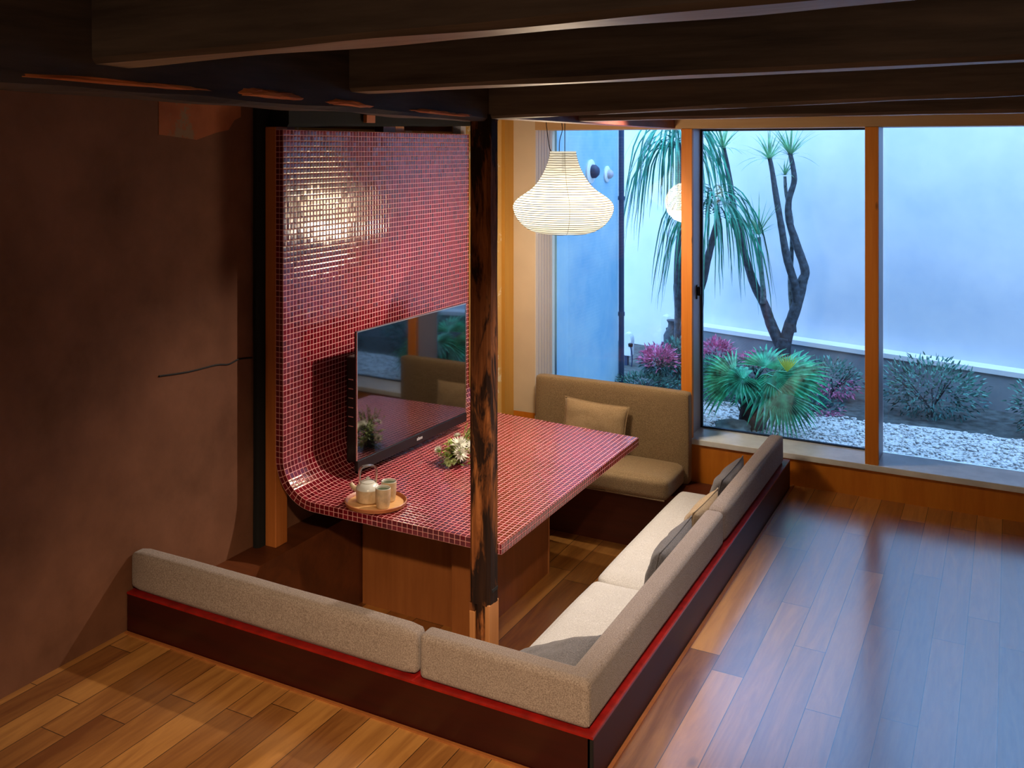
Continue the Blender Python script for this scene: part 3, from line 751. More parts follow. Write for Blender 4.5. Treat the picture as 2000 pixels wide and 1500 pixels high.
# round wall lamp on the blue garden wall
t = empty('wall_lamp', 'round glass wall lamp high on the blue garden wall', 'wall lamp', (0.228, 3.24, 1.735))
rot = Matrix.Rotation(radians(90), 4, 'Y')
def lat_x(name, prof, mat, parent, seg=28, c=(0, 0, 0)):
    bm = bmesh.new(); lathe_bm(bm, prof, seg); bmesh.ops.transform(bm, matrix=Matrix.Translation(c) @ rot, verts=bm.verts[:])
    return autosmooth(link_mesh(name, bm, mat, parent))
lat_x('back_plate', [(0.085, 0.0), (0.088, 0.012), (0.07, 0.02), (0.03, 0.022)], 'box_white', t)
lat_x('lens', [(0.05, 0.02), (0.048, 0.045), (0.03, 0.065), (0.005, 0.07)], 'steel', t)
t = empty('wall_lamp', 'smaller round wall lamp further back on the blue garden wall', 'wall lamp', (0.228, 3.58, 1.708))
lat_x('back_plate', [(0.06, 0.0), (0.062, 0.01), (0.05, 0.018), (0.02, 0.02)], 'box_white', t)
lat_x('lens', [(0.035, 0.018), (0.034, 0.035), (0.02, 0.05), (0.004, 0.054)], 'alu', t)

# ------------------------------------------------------------------ old timber frame
TT = 0.0254
A = empty('ceiling_beam', 'black old beam running from the charred post toward the viewer, its lower edge splintered orange', 'beam', (1.07, -1.5, 2.02))
rough_box('timber', -0.05, 0.05, -3.0, 1.455, 0.0, 0.26, 'black_beam_y', A, 'Y', 0.010, 0.05, 4)
A.children[0].rotation_euler = (-0.0085, 0, 0)
def chip(name, pts, parent, seed):
    """splintered bare strip on the right face of the beam, pts in world (y,z)"""
    rnd = random.Random(seed); bm = bmesh.new(); n = len(pts)
    o = parent.location
    P = [Vector((1.119 - o.x, y - o.y, z - o.z)) for y, z in pts]; c = sum(P, Vector()) / n
    outer = [bm.verts.new(p) for p in P]
    inner = [bm.verts.new(c + (p - c) * 0.55 + Vector((0.006 + rnd.uniform(0, 0.004), 0, rnd.uniform(-.002, .002)))) for p in P]
    back = [bm.verts.new(p - Vector((0.006, 0, 0))) for p in P]
    for i in range(n):
        j = (i + 1) % n
        bm.faces.new((outer[i], outer[j], inner[j], inner[i])); bm.faces.new((back[i], back[j], outer[j], outer[i]))
    bm.faces.new(inner); bm.faces.new(list(reversed(back)))
    bmesh.ops.recalc_face_normals(bm, faces=bm.faces[:])
    o2 = link_mesh(name, bm, 'bare_wood', parent); o2['label'] = 'splintered bare orange wood patch'; return o2
def jag(pts, seed, m=0.004):
    rnd = random.Random(seed); out = []
    for i, (y, z) in enumerate(pts):
        y2, z2 = pts[(i + 1) % len(pts)]
        for k in range(4):
            t_ = k / 4; out.append((y + (y2 - y) * t_ + rnd.uniform(-m, m), z + (z2 - z) * t_ + rnd.uniform(-m, m) * 0.35))
    return out
chip('splinter', jag([(-1.592, 2.064), (-1.516, 2.067), (-1.44, 2.062), (-1.36, 2.060), (-1.296, 2.047), (-1.32, 2.040), (-1.44, 2.040), (-1.59, 2.042), (-1.62, 2.048)], 1), A, 1)
chip('splinter', jag([(-1.223, 2.040), (-1.153, 2.053), (-1.031, 2.048), (-0.93, 2.036), (-0.974, 2.031), (-1.166, 2.033)], 2), A, 2)
chip('splinter', jag([(-0.727, 2.033), (-0.625, 2.041), (-0.50, 2.036), (-0.366, 2.032), (-0.181, 2.025), (-0.366, 2.021), (-0.66, 2.026)], 3), A, 3)
chip('splinter', jag([(-2.3, 2.060), (-2.0, 2.062), (-1.75, 2.056), (-1.65, 2.050), (-1.9, 2.046), (-2.3, 2.05)], 4), A, 4)
B1 = rough_box('ceiling_beam', 1.12, 4.6, -2.07, -1.95, 2.09, 2.32, 'black_beam', None, 'X', 0.005, 0.06, 11, tilt=0.020, mat_under='beam_under_lit')
tag(B1, 'topmost and nearest black beam crossing the ceiling, lit underside painted pale', 'beam')
B2 = rough_box('ceiling_beam', 1.122, 4.6, -1.084, -0.965, 2.076, 2.32, 'black_beam', None, 'X', 0.004, 0.06, 12, tilt=0.012, mat_under='beam_under_lit')
tag(B2, 'second black crossing beam, butted square against the splintered beam', 'beam')
E_ = rough_box('ceiling_beam', 1.12, 4.6, -0.14, -0.05, 2.018, 2.30, 'black_beam', None, 'X', 0.006, 0.06, 13, tilt=0.026)
tag(E_, 'third black crossing beam, starting at the head of the charred post', 'beam')
D_ = rough_box('ceiling_beam', 1.132, 4.6, 0.757, 0.86, 2.030, 2.30, 'black_beam', None, 'X', 0.004, 0.06, 14, tilt=0.005, mat_under='beam_under_lit')
tag(D_, 'farthest black crossing beam, just above the tall window', 'beam')
RB = box('ceiling_beam', 1.045, 1.130, -0.062, 2.299, 2.022, 2.34, 'red_beam', bevel=0.003)
tag(RB, 'reddish square beam from the charred post to the window lintel', 'beam')

# the charred post
P = empty('timber_post', 'charred old square post standing in front of the table corner', 'post', (1.084, -0.108, PITZ))
o = rough_box('shaft', -0.044, 0.045, -0.043, 0.040, 0.53, 2.435, 'post', P, 'Z', 0.003, 0.05, 21)
rough_box('lower_shaft', -0.020, 0.024, -0.042, 0.039, 0.0, 0.53, 'post', P, 'Z', 0.002, 0.05, 23)
f = box('spliced_foot', -0.044, -0.020, -0.043, 0.040, 0.0, 0.50, 'oak_edge', P, 0.003); f['label'] = 'pale new wood splice, left'
f = box('spliced_foot', 0.024, 0.045, -0.043, 0.040, 0.0, 0.535, 'oak_edge', P, 0.003); f['label'] = 'pale new wood splice, right'
box('splice_block', -0.044, -0.020, -0.042, 0.039, 0.50, 0.53, 'post', P)
box('notch', 0.012, 0.0465, -0.020, 0.030, 0.575, 0.590, 'dark_gap', P, 0.002)

# light pine post and black post at the tile panel
o = box('timber_post', -0.105, -0.043, 0.0, 0.086, 0.0705, 2.003, 'pine_dark', bevel=0.004); tag(o, 'light pine post behind the front edge of the red tile panel', 'post')
o = rough_box('timber_post', -0.149, -0.108, -0.045, 0.055, 0.0705, 2.14, 'char', None, 'Z', 0.004, 0.06, 31); tag(o, 'thin black charred post between plaster wall and pine post', 'post')
o = rough_box('ceiling_beam', -0.149, -0.012, 0.057, 1.855, 2.004, 2.34, 'char', None, 'Y', 0.004, 0.06, 33, tilt=0.020); tag(o, 'black charred beam directly above the red tile panel', 'beam')
o = box('wood_block', -0.010, 0.012, 0.665, 0.745, 2.035, 2.075, 'pine_dark', bevel=0.002); tag(o, 'small brown wood block nailed on the black beam over the tile panel', 'wood block')
for i, (y0, y1, mt, lb) in enumerate([(0.05, 0.14, 'red_beam', 'short reddish stud at the left end above the tile panel'), (0.91, 1.03, 'brown_dark', 'short dark brown stud above the middle of the tile panel'),
        (1.032, 1.12, 'oak_edge', 'short pale stud next to the dark brown one above the tile panel'), (1.78, 1.845, 'alu', 'short grey stud near the right end above the tile panel')]):
    o = box('wall_stud', -0.10, -0.045, y0, y1, 1.90, 2.003 + 0.02 * y0, mt); tag(o, lb, 'stud')
struct(box('wall_left_infill', -0.149, -0.106, 0.09, 1.85, 1.75, 2.004, 'plaster_cream'))

# ------------------------------------------------------------------ tiled panel and table, one bent slab
ZT = 0.318; ZTOP = 1.988; R = 0.17; TH = 0.042; XE = 1.106; YE = 1.80
t = empty('tiled_table', 'red mosaic tiled table that curves up into a tall tiled wall panel', 'table', (0, 0, 0))
prof = [(0.0, ZTOP)]; nz = 30
for i in range(1, nz + 1): prof.append((0.0, ZTOP + (ZT + R - ZTOP) * i / nz))
na = 20
for i in range(1, na + 1):
    a = pi + (pi / 2) * i / na; prof.append((R + R * cos(a), ZT + R + R * sin(a)))
for i in range(1, 31): prof.append((R + (XE - R) * i / 30, ZT))
def nrm(i):
    a = prof[max(i - 1, 0)]; b = prof[min(i + 1, len(prof) - 1)]
    dx, dz = b[0] - a[0], b[1] - a[1]; l = math.hypot(dx, dz); return (dz / l, -dx / l)   # toward the outside (back / below)
outer = []
for i, (x, z) in enumerate(prof):
    if z > ZT + R - 1e-6: nx, nzv = -1, 0
    elif x >= R - 1e-6: nx, nzv = 0, -1
    else:
        dx, dz = x - R, z - (ZT + R); l = math.hypot(dx, dz); nx, nzv = dx / l, dz / l
    outer.append((x + nx * TH, z + nzv * TH))
s = [0.0]
for a, b in zip(prof, prof[1:]): s.append(s[-1] + math.hypot(b[0] - a[0], b[1] - a[1]))
bm = bmesh.new(); uvl = bm.loops.layers.uv.new('UVMap')
def yend(x): return YE - 0.10 * max(0, x) / XE
fi = [bm.verts.new((x, 0, z)) for x, z in prof]; bi = [bm.verts.new((x, yend(x), z)) for x, z in prof]
fo = [bm.verts.new((x, 0, z)) for x, z in outer]; bo = [bm.verts.new((x, yend(x), z)) for x, z in outer]
def face(vs, uvs):
    f = bm.faces.new(vs)
    for lp, uv in zip(f.loops, uvs): lp[uvl].uv = uv
n = len(prof)
for i in range(n - 1):
    a, b = s[i] / TT, s[i + 1] / TT
    y1, y2 = bi[i].co.y / TT, bi[i + 1].co.y / TT
    face((fi[i], fi[i + 1], bi[i + 1], bi[i]), ((0, a), (0, b), (y2, b), (y1, a)))
    face((fo[i], bo[i], bo[i + 1], fo[i + 1]), ((0, a), (y1, a), (y2, b), (0, b)))
    face((fi[i], fo[i], fo[i + 1], fi[i + 1]), ((0, a), (2, a), (2, b), (0, b)))
    face((bi[i], bi[i + 1], bo[i + 1], bo[i]), ((0, a), (0, b), (2, b), (2, a)))
face((fi[-1], fo[-1], bo[-1], bi[-1]), ((0, 0), (0, 2), (yend(XE) / TT, 2), (yend(XE) / TT, 0)))
face((fi[0], bi[0], bo[0], fo[0]), ((0, 0), (YE / TT, 0), (YE / TT, 2), (0, 2)))
bmesh.ops.recalc_face_normals(bm, faces=bm.faces[:])
tb = link_mesh('tile_slab', bm, 'mosaic', t); autosmooth(tb, 30)
# pedestal under the table
ped = box('pedestal', 0.03, 0.60, 0.60, 1.40, PITZ, ZT - TH, 'oak_panel', t)
box('pedestal_board', 0.60, 0.70, 0.50, 1.41, PITZ, ZT - TH, 'oak_panel', t, 0.002)
box('edge_strip', 0.7005, 0.704, 1.395, 1.411, PITZ, ZT - TH, 'oak_edge', t)

# ------------------------------------------------------------------ television
t = empty('television', 'large flat black television on a bracket in front of the red tiles', 'television', (0.18, 0.88, 0.36))
L = t.location
TX = 0.18; Y0, Y1, Z0, Z1 = 0.350, 1.392, 0.358, 1.026
box('housing', TX - 0.012, TX - 0.001, Y0, Y1, Z0 + 0.02, Z1, 'black', t, 0.002, off=L)
box('rear_cover', TX - 0.080, TX - 0.012, Y0 + 0.025, Y1 - 0.04, Z0 + 0.03, Z0 + 0.54, 'black', t, 0.01, off=L)
box('screen', TX - 0.001, TX + 0.002, Y0 + 0.006, Y1 - 0.006, Z0 + 0.052, Z1 - 0.006, 'screen', t, off=L)
bm = bmesh.new()
for b in ((Y0, Y0 + 0.005, Z0 + 0.05, Z1), (Y1 - 0.005, Y1, Z0 + 0.05, Z1), (Y0, Y1, Z1 - 0.005, Z1)): bm_box(bm, TX - 0.002 - L.x, TX + 0.004 - L.x, b[0] - L.y, b[1] - L.y, b[2] - L.z, b[3] - L.z)
link_mesh('bezel', bm, 'handle_metal', t)
box('lower_bezel', TX - 0.012, TX + 0.008, Y0, Y1, Z0, Z0 + 0.05, 'black', t, 0.003, off=L)
bm = bmesh.new()
for k in range(5):
    bm_box(bm, TX + 0.008 - L.x, TX + 0.0092 - L.x, 0.872 + k * 0.011 - L.y, 0.879 + k * 0.011 - L.y, Z0 + 0.018 - L.z, Z0 + (0.030 if k != 1 else 0.034) - L.z)
link_mesh('maker_mark', bm, 'logo', t)
box('wall_bracket', 0.012, TX - 0.080, 0.72, 1.06, 0.60, 0.86, 'black', t, 0.004, off=L)
for k in range(6): box('socket', TX - 0.065, TX - 0.035, Y0 + 0.0225, Y0 + 0.0255, 0.56 + k * 0.045, 0.565 + k * 0.045, 'handle_metal', t, off=L)
t.rotation_euler = (0, 0, radians(-1.8))

# ------------------------------------------------------------------ tea set
TZ = ZT + 0.0005
tr = empty('serving_tray', 'round pale wooden tray with a raised rim on the red tiled table', 'tray', (0.423, 0.125, TZ))
lathe('tray_base', [(0.122, 0.0), (0.132, 0.004), (0.134, 0.008), (0.126, 0.0085)], 'tray', tr, 64)
lathe('rim', [(0.131, 0.003), (0.137, 0.006), (0.139, 0.020), (0.1355, 0.022), (0.131, 0.018), (0.125, 0.0088)], 'tray_rim', tr, 64, cap0=False, cap1=False)
KZ = TZ + 0.0088
k = empty('kettle', 'small stoneware kettle with tall square handle, on the tray', 'kettle', (0.385, 0.118, KZ))
lathe('body', [(0.042, 0.0), (0.050, 0.004), (0.053, 0.02), (0.054, 0.052), (0.054, 0.058)], 'kettle_body', k, 48, cap1=False)
lathe('shoulder', [(0.054, 0.058), (0.053, 0.063), (0.044, 0.076), (0.034, 0.084), (0.031, 0.085)], 'white_ceramic', k, 48, cap0=False)
lathe('lid', [(0.031, 0.085), (0.031, 0.088), (0.020, 0.094), (0.006, 0.096), (0.006, 0.100), (0.010, 0.104), (0.006, 0.109), (0.001, 0.110)], 'white_ceramic', k, 40)
bm = bmesh.new(); tube_bm(bm, smooth_path([(-0.045, -0.012, 0.045), (-0.066, -0.018, 0.058), (-0.078, -0.021, 0.074)], 5), [0.014 - 0.0006 * i for i in range(11)], 12)
link_mesh('spout', bm, 'kettle_body', k, smooth=True)
hd = Vector((0.62, 0.78, 0)).normalized(); hp = []
for (a, z) in ((-0.038, 0.070), (-0.040, 0.10), (-0.041, 0.130), (-0.034, 0.150), (-0.018, 0.157), (0.018, 0.157), (0.034, 0.150), (0.041, 0.130), (0.040, 0.10), (0.038, 0.070)): hp.append((hd.x * a * 0.95, hd.y * a * 0.95, z))
bm = bmesh.new(); sd = Vector((-hd.y, hd.x, 0)); sp = smooth_path(hp, 5); prev = None
for i, p in enumerate(sp):
    d = (sp[min(i + 1, len(sp) - 1)] - sp[max(i - 1, 0)]).normalized(); nn = sd.cross(d).normalized()
    ring = [bm.verts.new(p + sd * a * 0.010 + nn * b * 0.0030) for a, b in ((-1, -1), (1, -1), (1, 1), (-1, 1))]
    if prev:
        for j in range(4): bm.faces.new((prev[j], prev[(j + 1) % 4], ring[(j + 1) % 4], ring[j]))
    else: bm.faces.new(ring)
    prev = ring
bm.faces.new(list(reversed(prev))); bmesh.ops.recalc_face_normals(bm, faces=bm.faces[:])
autosmooth(link_mesh('handle', bm, 'handle_metal', k), 50)
def cup(loc, label):
    c = empty('tea_cup', label, 'cup', loc, None)
    bm = bmesh.new(); seg = 72; P_ = [(0.024, 0.0), (0.0275, 0.003), (0.030, 0.02), (0.033, 0.05), (0.034, 0.074), (0.0338, 0.086)]; rings = []
    for r, z in P_:
        rings.append([bm.verts.new(((r * (1 + (0.016 if i % 2 and 0.002 < z < 0.08 else 0))) * cos(2 * pi * i / seg), (r * (1 + (0.016 if i % 2 and 0.002 < z < 0.08 else 0))) * sin(2 * pi * i / seg), z)) for i in range(seg)])
    for a, b in zip(rings, rings[1:]):
        for i in range(seg): bm.faces.new((a[i], a[(i + 1) % seg], b[(i + 1) % seg], b[i]))
    bm.faces.new(list(reversed(rings[0])))
    link_mesh('cup_wall', bm, 'kettle_body', c)
    lathe('rim', [(0.0338, 0.086), (0.0325, 0.0885), (0.0305, 0.087), (0.030, 0.078)], 'white_ceramic', c, 48, cap0=False, cap1=False)
    lathe('inner_glaze', [(0.030, 0.078), (0.029, 0.05), (0.026, 0.02), (0.010, 0.010), (0.001, 0.010)], 'cup_in', c, 48, cap0=False)
cup((0.487, 0.085, KZ), 'ribbed beige tea cup nearest the tray front')
cup((0.462, 0.172, KZ), 'ribbed beige tea cup standing behind the other beside the kettle')

# ------------------------------------------------------------------ flowers
t = empty('flower_arrangement', 'low arrangement of white chrysanthemums and greenery in a small dark vase', 'flowers', (0.45, 0.82, TZ))
lathe('vase', [(0.028, 0.0), (0.033, 0.004), (0.034, 0.03), (0.026, 0.05), (0.024, 0.055)], 'vase', t, 28)
def bloom(c, r, seed, mat='petal', parent=t, facing=(0.3, -0.5, 0.8)):
    rnd = random.Random(seed); bm = bmesh.new(); F = Vector(facing).normalized(); q = F.to_track_quat('Z', 'Y')
    for ring_ in range(6):
        e = radians(8 + ring_ * 15)
        for i in range(18 - ring_ * 2):
            a = 2 * pi * i / (18 - ring_ * 2) + ring_ * 0.3 + rnd.uniform(-.08, .08)
            d = q @ Vector((cos(a) * cos(e), sin(a) * cos(e), sin(e))); sdv = q @ Vector((-sin(a), cos(a), 0))
            leaf_quad(bm, Vector(c) + d * 0.003, d, r * (1 - ring_ * 0.09) * rnd.uniform(0.9, 1.08), r * 0.26, -0.06, 3, side=sdv)
    return link_mesh('bloom', bm, mat, parent)
bloom((0.03, -0.02, 0.100), 0.046, 1); bloom((0.045, -0.04, 0.065), 0.046, 2, facing=(0.6, -0.6, 0.5)); bloom((0.075, 0.02, 0.085), 0.040, 3, facing=(0.9, -0.3, 0.5))
bloom((-0.085, -0.03, 0.058), 0.024, 4, facing=(-0.3, -0.7, 0.6)); bloom((-0.02, 0.05, 0.115), 0.026, 5, facing=(-0.4, 0.3, 0.8))
for i, (x, y, z) in enumerate([(-0.01, -0.075, 0.025), (0.01, -0.095, 0.02), (0.03, -0.08, 0.03), (-0.02, -0.055, 0.05)]): bloom((x, y, z), 0.017, 10 + i, 'petal_green', facing=(0.1, -0.8, 0.6))
bm = bmesh.new(); rnd = random.Random(8)
for i in range(340):
    a = rnd.uniform(0, 2 * pi); rr = rnd.uniform(0.0, 0.075); z = rnd.uniform(0.03, 0.12) - rr * 0.45
    leaf_quad(bm, (cos(a) * rr, sin(a) * rr - 0.015, max(z, 0.012)), Vector((cos(a), sin(a), rnd.uniform(-.3, 1))), rnd.uniform(0.018, 0.034), 0.010, 0.15, 3, side=Vector((-sin(a), cos(a), rnd.uniform(-.4, .4))))
link_mesh('foliage', bm, 'leaf_y', t)
bm = bmesh.new()
for i in range(26):
    a = rnd.uniform(0.3, 1.6); e = rnd.uniform(0.3, 1.0); d = Vector((cos(a) * cos(e), sin(a) * cos(e), sin(e)))
    tip = d * rnd.uniform(0.11, 0.19) + Vector((0, 0, 0.05)); tube_bm(bm, [(0, 0, 0.045), d * 0.07 + Vector((0, 0, 0.05)), tip], 0.0012, 4)
    for k_ in range(9):
        p = Vector((0, 0, 0.05)).lerp(tip, 0.45 + 0.06 * k_); leaf_quad(bm, p, Vector((rnd.uniform(-1, 1), rnd.uniform(-1, 1), rnd.uniform(0, 1))), 0.014, 0.006, 0, 2)
link_mesh('sprigs', bm, 'leaf_y', t)
bm = bmesh.new(); tube_bm(bm, [(0, 0, 0.04), (-0.04, -0.015, 0.06), (-0.085, -0.03, 0.056)], 0.0015, 5); link_mesh('stem', bm, 'leaf_y', t)

# ------------------------------------------------------------------ seating
# plinth (dark red wood box around the pit)
t = empty('sofa_plinth', 'L-shaped dark red wooden plinth carrying the sofa backs on the floor edge', 'plinth', (1.80, -0.795, 0))
L = t.location
box('front_board', -0.14, 1.796, -0.797, -0.780, 0.0005, 0.150, 'mahogany_x', t, 0.001, off=L)
box('side_board', 1.782, 1.799, -0.797, 2.25, 0.0005, 0.150, 'mahogany', t, 0.001, off=L)
box('corner_gap', 1.7905, 1.7995, -0.7985, -0.790, 0.001, 0.148, 'dark_gap', t, off=L)
bm = bmesh.new(); bm_box(bm, -0.14 - L.x, 1.801 - L.x, -0.799 - L.y, -0.70 - L.y, 0.150, 0.158); bm_box(bm, 1.70 - L.x, 1.801 - L.x, -0.70 - L.y, 2.25 - L.y, 0.150, 0.158)
link_mesh('ledge', bm, 'red_ledge', t)
bm = bmesh.new(); bm_box(bm, -0.14 - L.x, 1.78 - L.x, -0.779 - L.y, -0.71 - L.y, -0.06, 0.150); bm_box(bm, 1.712 - L.x, 1.781 - L.x, -0.71 - L.y, 2.245 - L.y, 0.0005, 0.150)
link_mesh('core', bm, 'mahogany', t)

def bevel_mod(o, w, seg=4):
    m_ = o.modifiers.new('bevel', 'BEVEL'); m_.width = w; m_.segments = seg; m_.limit_method = 'ANGLE'; m_.angle_limit = radians(50)
    return autosmooth(o, 60)
ZB = 0.1585; ZBT = 0.308
BO = 1.780; BI = 1.700
FO = -0.780; FI = -0.700
# backrest sections of the sofa: left front
o = cushion('sofa_back', -0.145, 1.172, FO, FI, ZB, ZBT, 'fabric', r=0.024, puff=0.003, seed=1); tag(o, 'grey-beige upholstered sofa back at the front left, ending at the seam', 'sofa back', 'sofa backs around the pit')
# corner back, L-shaped
bm = bmesh.new()
pts = [(1.186, FO), (BO, FO), (BO, 0.842), (BI, 0.842), (BI, FI), (1.186, FI)]
lo = [bm.verts.new((x, y, ZB)) for x, y in pts]; hi = [bm.verts.new((x, y, ZBT)) for x, y in pts]
bm.faces.new(list(reversed(lo))); bm.faces.new(hi)
for i in range(6): bm.faces.new((lo[i], lo[(i + 1) % 6], hi[(i + 1) % 6], hi[i]))
o = link_mesh('sofa_back', bm, 'fabric'); bevel_mod(o, 0.020, 5); tag(o, 'L-shaped upholstered sofa back wrapping the near corner', 'sofa back', 'sofa backs around the pit')
bm = bmesh.new(); tube_bm(bm, [(BO + 0.0005, FO - 0.0005, ZB + 0.018), (BO + 0.0005, FO - 0.0005, ZBT - 0.02)], 0.0022, 6); sm = link_mesh('seam', bm, 'fabric', o)
o = cushion('sofa_back', BI, BO, 0.856, 2.20, ZB, ZBT, 'fabric', r=0.024, puff=0.003, seed=2); tag(o, 'upholstered sofa back at the far right, nearest the window', 'sofa back', 'sofa backs around the pit')  # far right backrest section
# strips of back below the ledge on the inner side
# seat cushions
SZ0, SZ1 = -0.069, 0.046
o = cushion('seat_cushion', 1.305, 1.695, -0.695, 0.505, SZ0, SZ1, 'fabric_light', r=0.040, puff=0.010, seed=3); tag(o, 'pale woven seat cushion nearest the front corner', 'seat cushion', 'seat cushions on the right side')
o = cushion('seat_cushion', 1.305, 1.695, 0.512, 1.80, SZ0, SZ1, 'fabric_light', r=0.040, puff=0.010, seed=4); tag(o, 'pale woven seat cushion toward the window', 'seat cushion', 'seat cushions on the right side')
o = cushion('seat_cushion', 0.10, 1.295, -0.695, -0.32, SZ0, SZ1 - 0.01, 'fabric_light', r=0.035, puff=0.008, seed=5); tag(o, 'woven seat cushion along the front side, mostly hidden by its back', 'seat cushion')
# bench by the window
t = empty('bench_seat', 'armless upholstered bench with high back against the window wall', 'sofa', (0.74, 2.07, -0.069))
L = t.location
cushion('seat', 0.27 - L.x, 1.215 - L.x, 1.84 - L.y, 2.205 - L.y, 0.0, 0.128, 'fabric_brown', t, r=0.035, puff=0.008, seed=6)
cushion('backrest', 0.262 - L.x, 1.238 - L.x, 2.205 - L.y, 2.283 - L.y, 0.0, 0.535, 'fabric_brown', t, r=0.014, puff=0.003, seed=7)
bm = bmesh.new(); tube_bm(bm, [(0.285 - L.x, 1.842 - L.y, 0.012), (1.205 - L.x, 1.842 - L.y, 0.012)], 0.004, 6); link_mesh('piping', bm, 'fabric_brown', t, smooth=True)
# scatter cushions
def put_pillow(name, w, h, th, mat, loc, rot, label, seed, group=None):
    o = pillow(name, w, h, th, mat, None, seed); o.location = loc; o.rotation_euler = [radians(a) for a in rot]
    tag(o, label, 'cushion', group); return o
put_pillow('scatter_cushion', 0.41, 0.30, 0.10, 'fabric_pillow', (0.685, 2.128, 0.215), (-12, 2, 0), 'beige cushion leaning on the bench back by the window', 1)
put_pillow('scatter_cushion', 0.46, 0.27, 0.11, 'fabric_grey', (1.640, 0.48, 0.178), (-14, 0, -90), 'grey cushion leaning on the right sofa back, middle of the run', 2)
put_pillow('scatter_cushion', 0.38, 0.27, 0.10, 'fabric_pillow', (1.640, 0.93, 0.182), (-16, 0, -92), 'beige cushion leaning at the seam of the right sofa back', 3)
put_pillow('scatter_cushion', 0.44, 0.27, 0.12, 'fabric_grey', (1.636, 1.46, 0.180), (-15, 0, -90), 'dark grey cushion leaning on the right sofa back nearest the window', 4)
put_pillow('scatter_cushion', 0.37, 0.36, 0.11, 'fabric_grey', (1.485, -0.49, 0.135), (90, -24, 4), 'grey-brown cushion tucked into the near corner of the sofa', 5)

# ------------------------------------------------------------------ paper pendant lamp
LX, LY = 0.787, 1.40
t = empty('pendant_lamp', 'large white ribbed paper pendant lamp hanging over the table', 'lamp', (LX, LY, 1.444))
prof_l = [(0.075, 0.000), (0.13, 0.004), (0.175, 0.018), (0.215, 0.045), (0.245, 0.078), (0.262, 0.112), (0.268, 0.140), (0.262, 0.165), (0.240, 0.190), (0.205, 0.215), (0.170, 0.240), (0.143, 0.268), (0.122, 0.298), (0.104, 0.330), (0.088, 0.365), (0.077, 0.400), (0.071, 0.428), (0.068, 0.440)]
sm_ = smooth_path([(r, 0, z) for r, z in prof_l], 5); PR = [(p.x, p.z) for p in sm_]
bm = bmesh.new(); lathe_bm(bm, PR, 72, cap0=False, cap1=False)
for v in bm.verts:
    w_ = noise.noise(Vector((v.co.x * 14, v.co.y * 14, v.co.z * 40))) * 0.0012
    rr = math.hypot(v.co.x, v.co.y); v.co.x *= 1 + w_ / rr; v.co.y *= 1 + w_ / rr
link_mesh('lamp_shade', bm, 'paper', t, smooth=True)
def r_at(z):
    for a, b in zip(PR, PR[1:]):
        if a[1] <= z <= b[1] and b[1] > a[1]: return a[0] + (b[0] - a[0]) * (z - a[1]) / (b[1] - a[1])
    return PR[-1][0]
bm = bmesh.new(); z = 0.004; seg = 72; k_ = 0
while z < 0.440:
    rad = r_at(z); ring = []
    pts = [(cos(2 * pi * i / seg) * (rad + 0.0010), sin(2 * pi * i / seg) * (rad + 0.0010), z + 0.0022 * noise.noise(Vector((cos(2 * pi * i / seg) * 2, sin(2 * pi * i / seg) * 2, k_ * 3.1)))) for i in range(seg + 1)]
    tube_bm(bm, pts, 0.0016, 5, cap=False)
    z += 0.0118 if z < 0.19 else 0.0125; k_ += 1
link_mesh('bamboo_ribs', bm, 'rib', t)
bm = bmesh.new()
for a in (radians(-60), radians(60), radians(180)):
    tube_bm(bm, [(cos(a) * (r + 0.001), sin(a) * (r + 0.001), z) for r, z in PR[::2]], 0.0008, 4)
link_mesh('shade_seam', bm, 'rib', t)
lathe('neck_ring', [(0.066, 0.436), (0.070, 0.436), (0.070, 0.443), (0.066, 0.443)], 'paper', t, 48, cap0=False, cap1=False)
bm = bmesh.new()
tube_bm(bm, [(-0.066, 0, 0.438), (0.066, 0, 0.438)], 0.002, 6); tube_bm(bm, [(0, 0, 0.438), (0, 0, 0.33)], 0.008, 8)
link_mesh('wire_frame', bm, 'black', t)
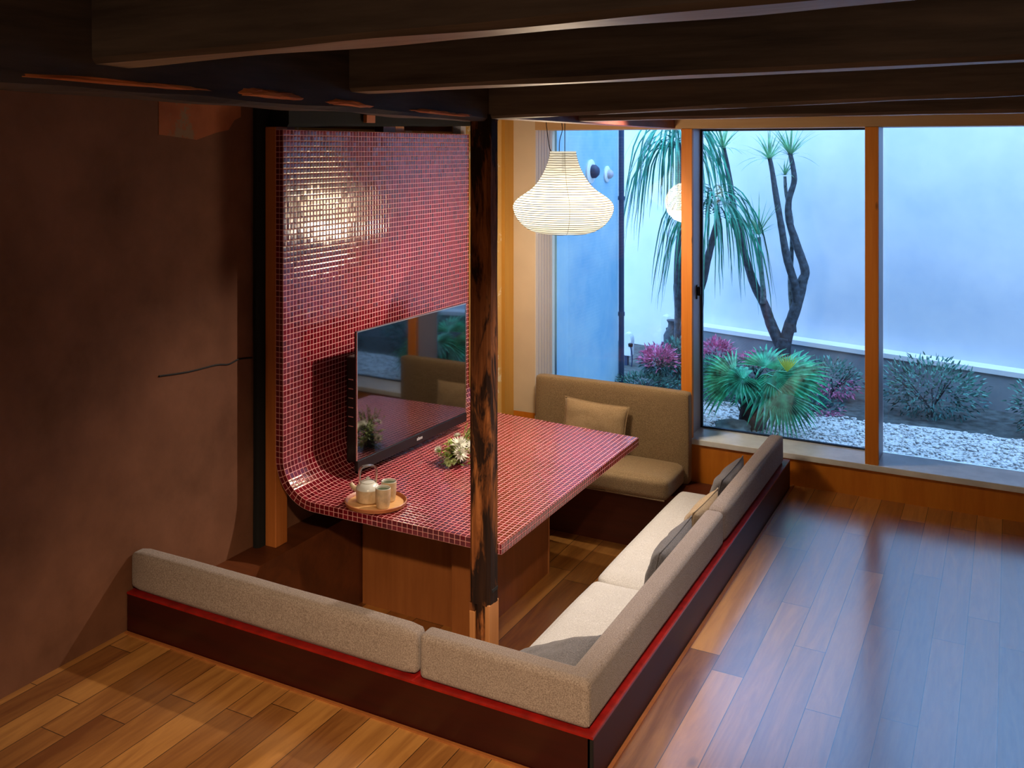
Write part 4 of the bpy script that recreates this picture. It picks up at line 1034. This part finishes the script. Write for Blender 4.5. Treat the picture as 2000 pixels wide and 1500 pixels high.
for i, pts in enumerate([[(-0.060, -0.02, 0.438), (-0.072, -0.02, 0.47), (-0.085, -0.02, 0.56), (-0.09, -0.02, 0.62), (-0.09, -0.02, 0.915)],
                         [(-0.022, 0.0, 0.438), (-0.020, 0, 0.50), (-0.004, 0, 0.56), (-0.008, 0, 0.62), (-0.01, 0, 0.915)],
                         [(0.008, 0, 0.33), (0.010, 0, 0.44), (0.010, 0, 0.62), (0.010, 0, 0.915)]]):
    bm = bmesh.new(); tube_bm(bm, smooth_path(pts, 5), 0.0022, 6); link_mesh('cord', bm, 'cord', t, smooth=True)
# bulb inside the shade
lathe('bulb', [(0.012, 0.33), (0.016, 0.31), (0.028, 0.285), (0.030, 0.265), (0.022, 0.245), (0.004, 0.237)], 'paper', t, 24)

# ceiling spotlight fittings
for i, (n_, loc, aim, p_, col, ang, bl, rad) in enumerate(SPOTS):
    t = empty('ceiling_spotlight', ['small black spotlight above the tiled table', 'small black spotlight above the near floor', 'small black spotlight above the seat', 'small black spotlight above the bench'][i], 'spotlight', (loc[0], loc[1], 2.30))
    lathe('mount', [(0.03, 0.03), (0.03, 0.058)], 'fitting', t, 20)
    d = (Vector(aim) - Vector(loc)).normalized(); q = d.to_track_quat('Z', 'Y')
    bm = bmesh.new(); lathe_bm(bm, [(0.034, -0.045), (0.036, 0.03), (0.033, 0.03), (0.031, -0.04)], 20, cap0=True, cap1=True)
    bmesh.ops.transform(bm, matrix=Matrix.Translation(Vector((0, 0, -0.04)) - d * 0.055) @ q.to_matrix().to_4x4(), verts=bm.verts[:])
    link_mesh('head', bm, 'fitting', t)

t = empty('fill_lamp', 'small added fill lamp on the wall behind the viewer', 'wall lamp', (3.35, -4.79, 1.75))  # made-up fitting for the added fill light
box('back_plate', -0.05, 0.05, 0.0, 0.015, -0.06, 0.06, 'fitting', t, 0.003)
bm = bmesh.new(); tube_bm(bm, [(0, 0.015, -0.03), (0, 0.24, -0.16)], 0.008, 8); link_mesh('arm', bm, 'fitting', t)
lathe('lamp_holder', [(0.02, -0.17), (0.035, -0.13)], 'fitting', t, 20, (0, 0.24, 0))
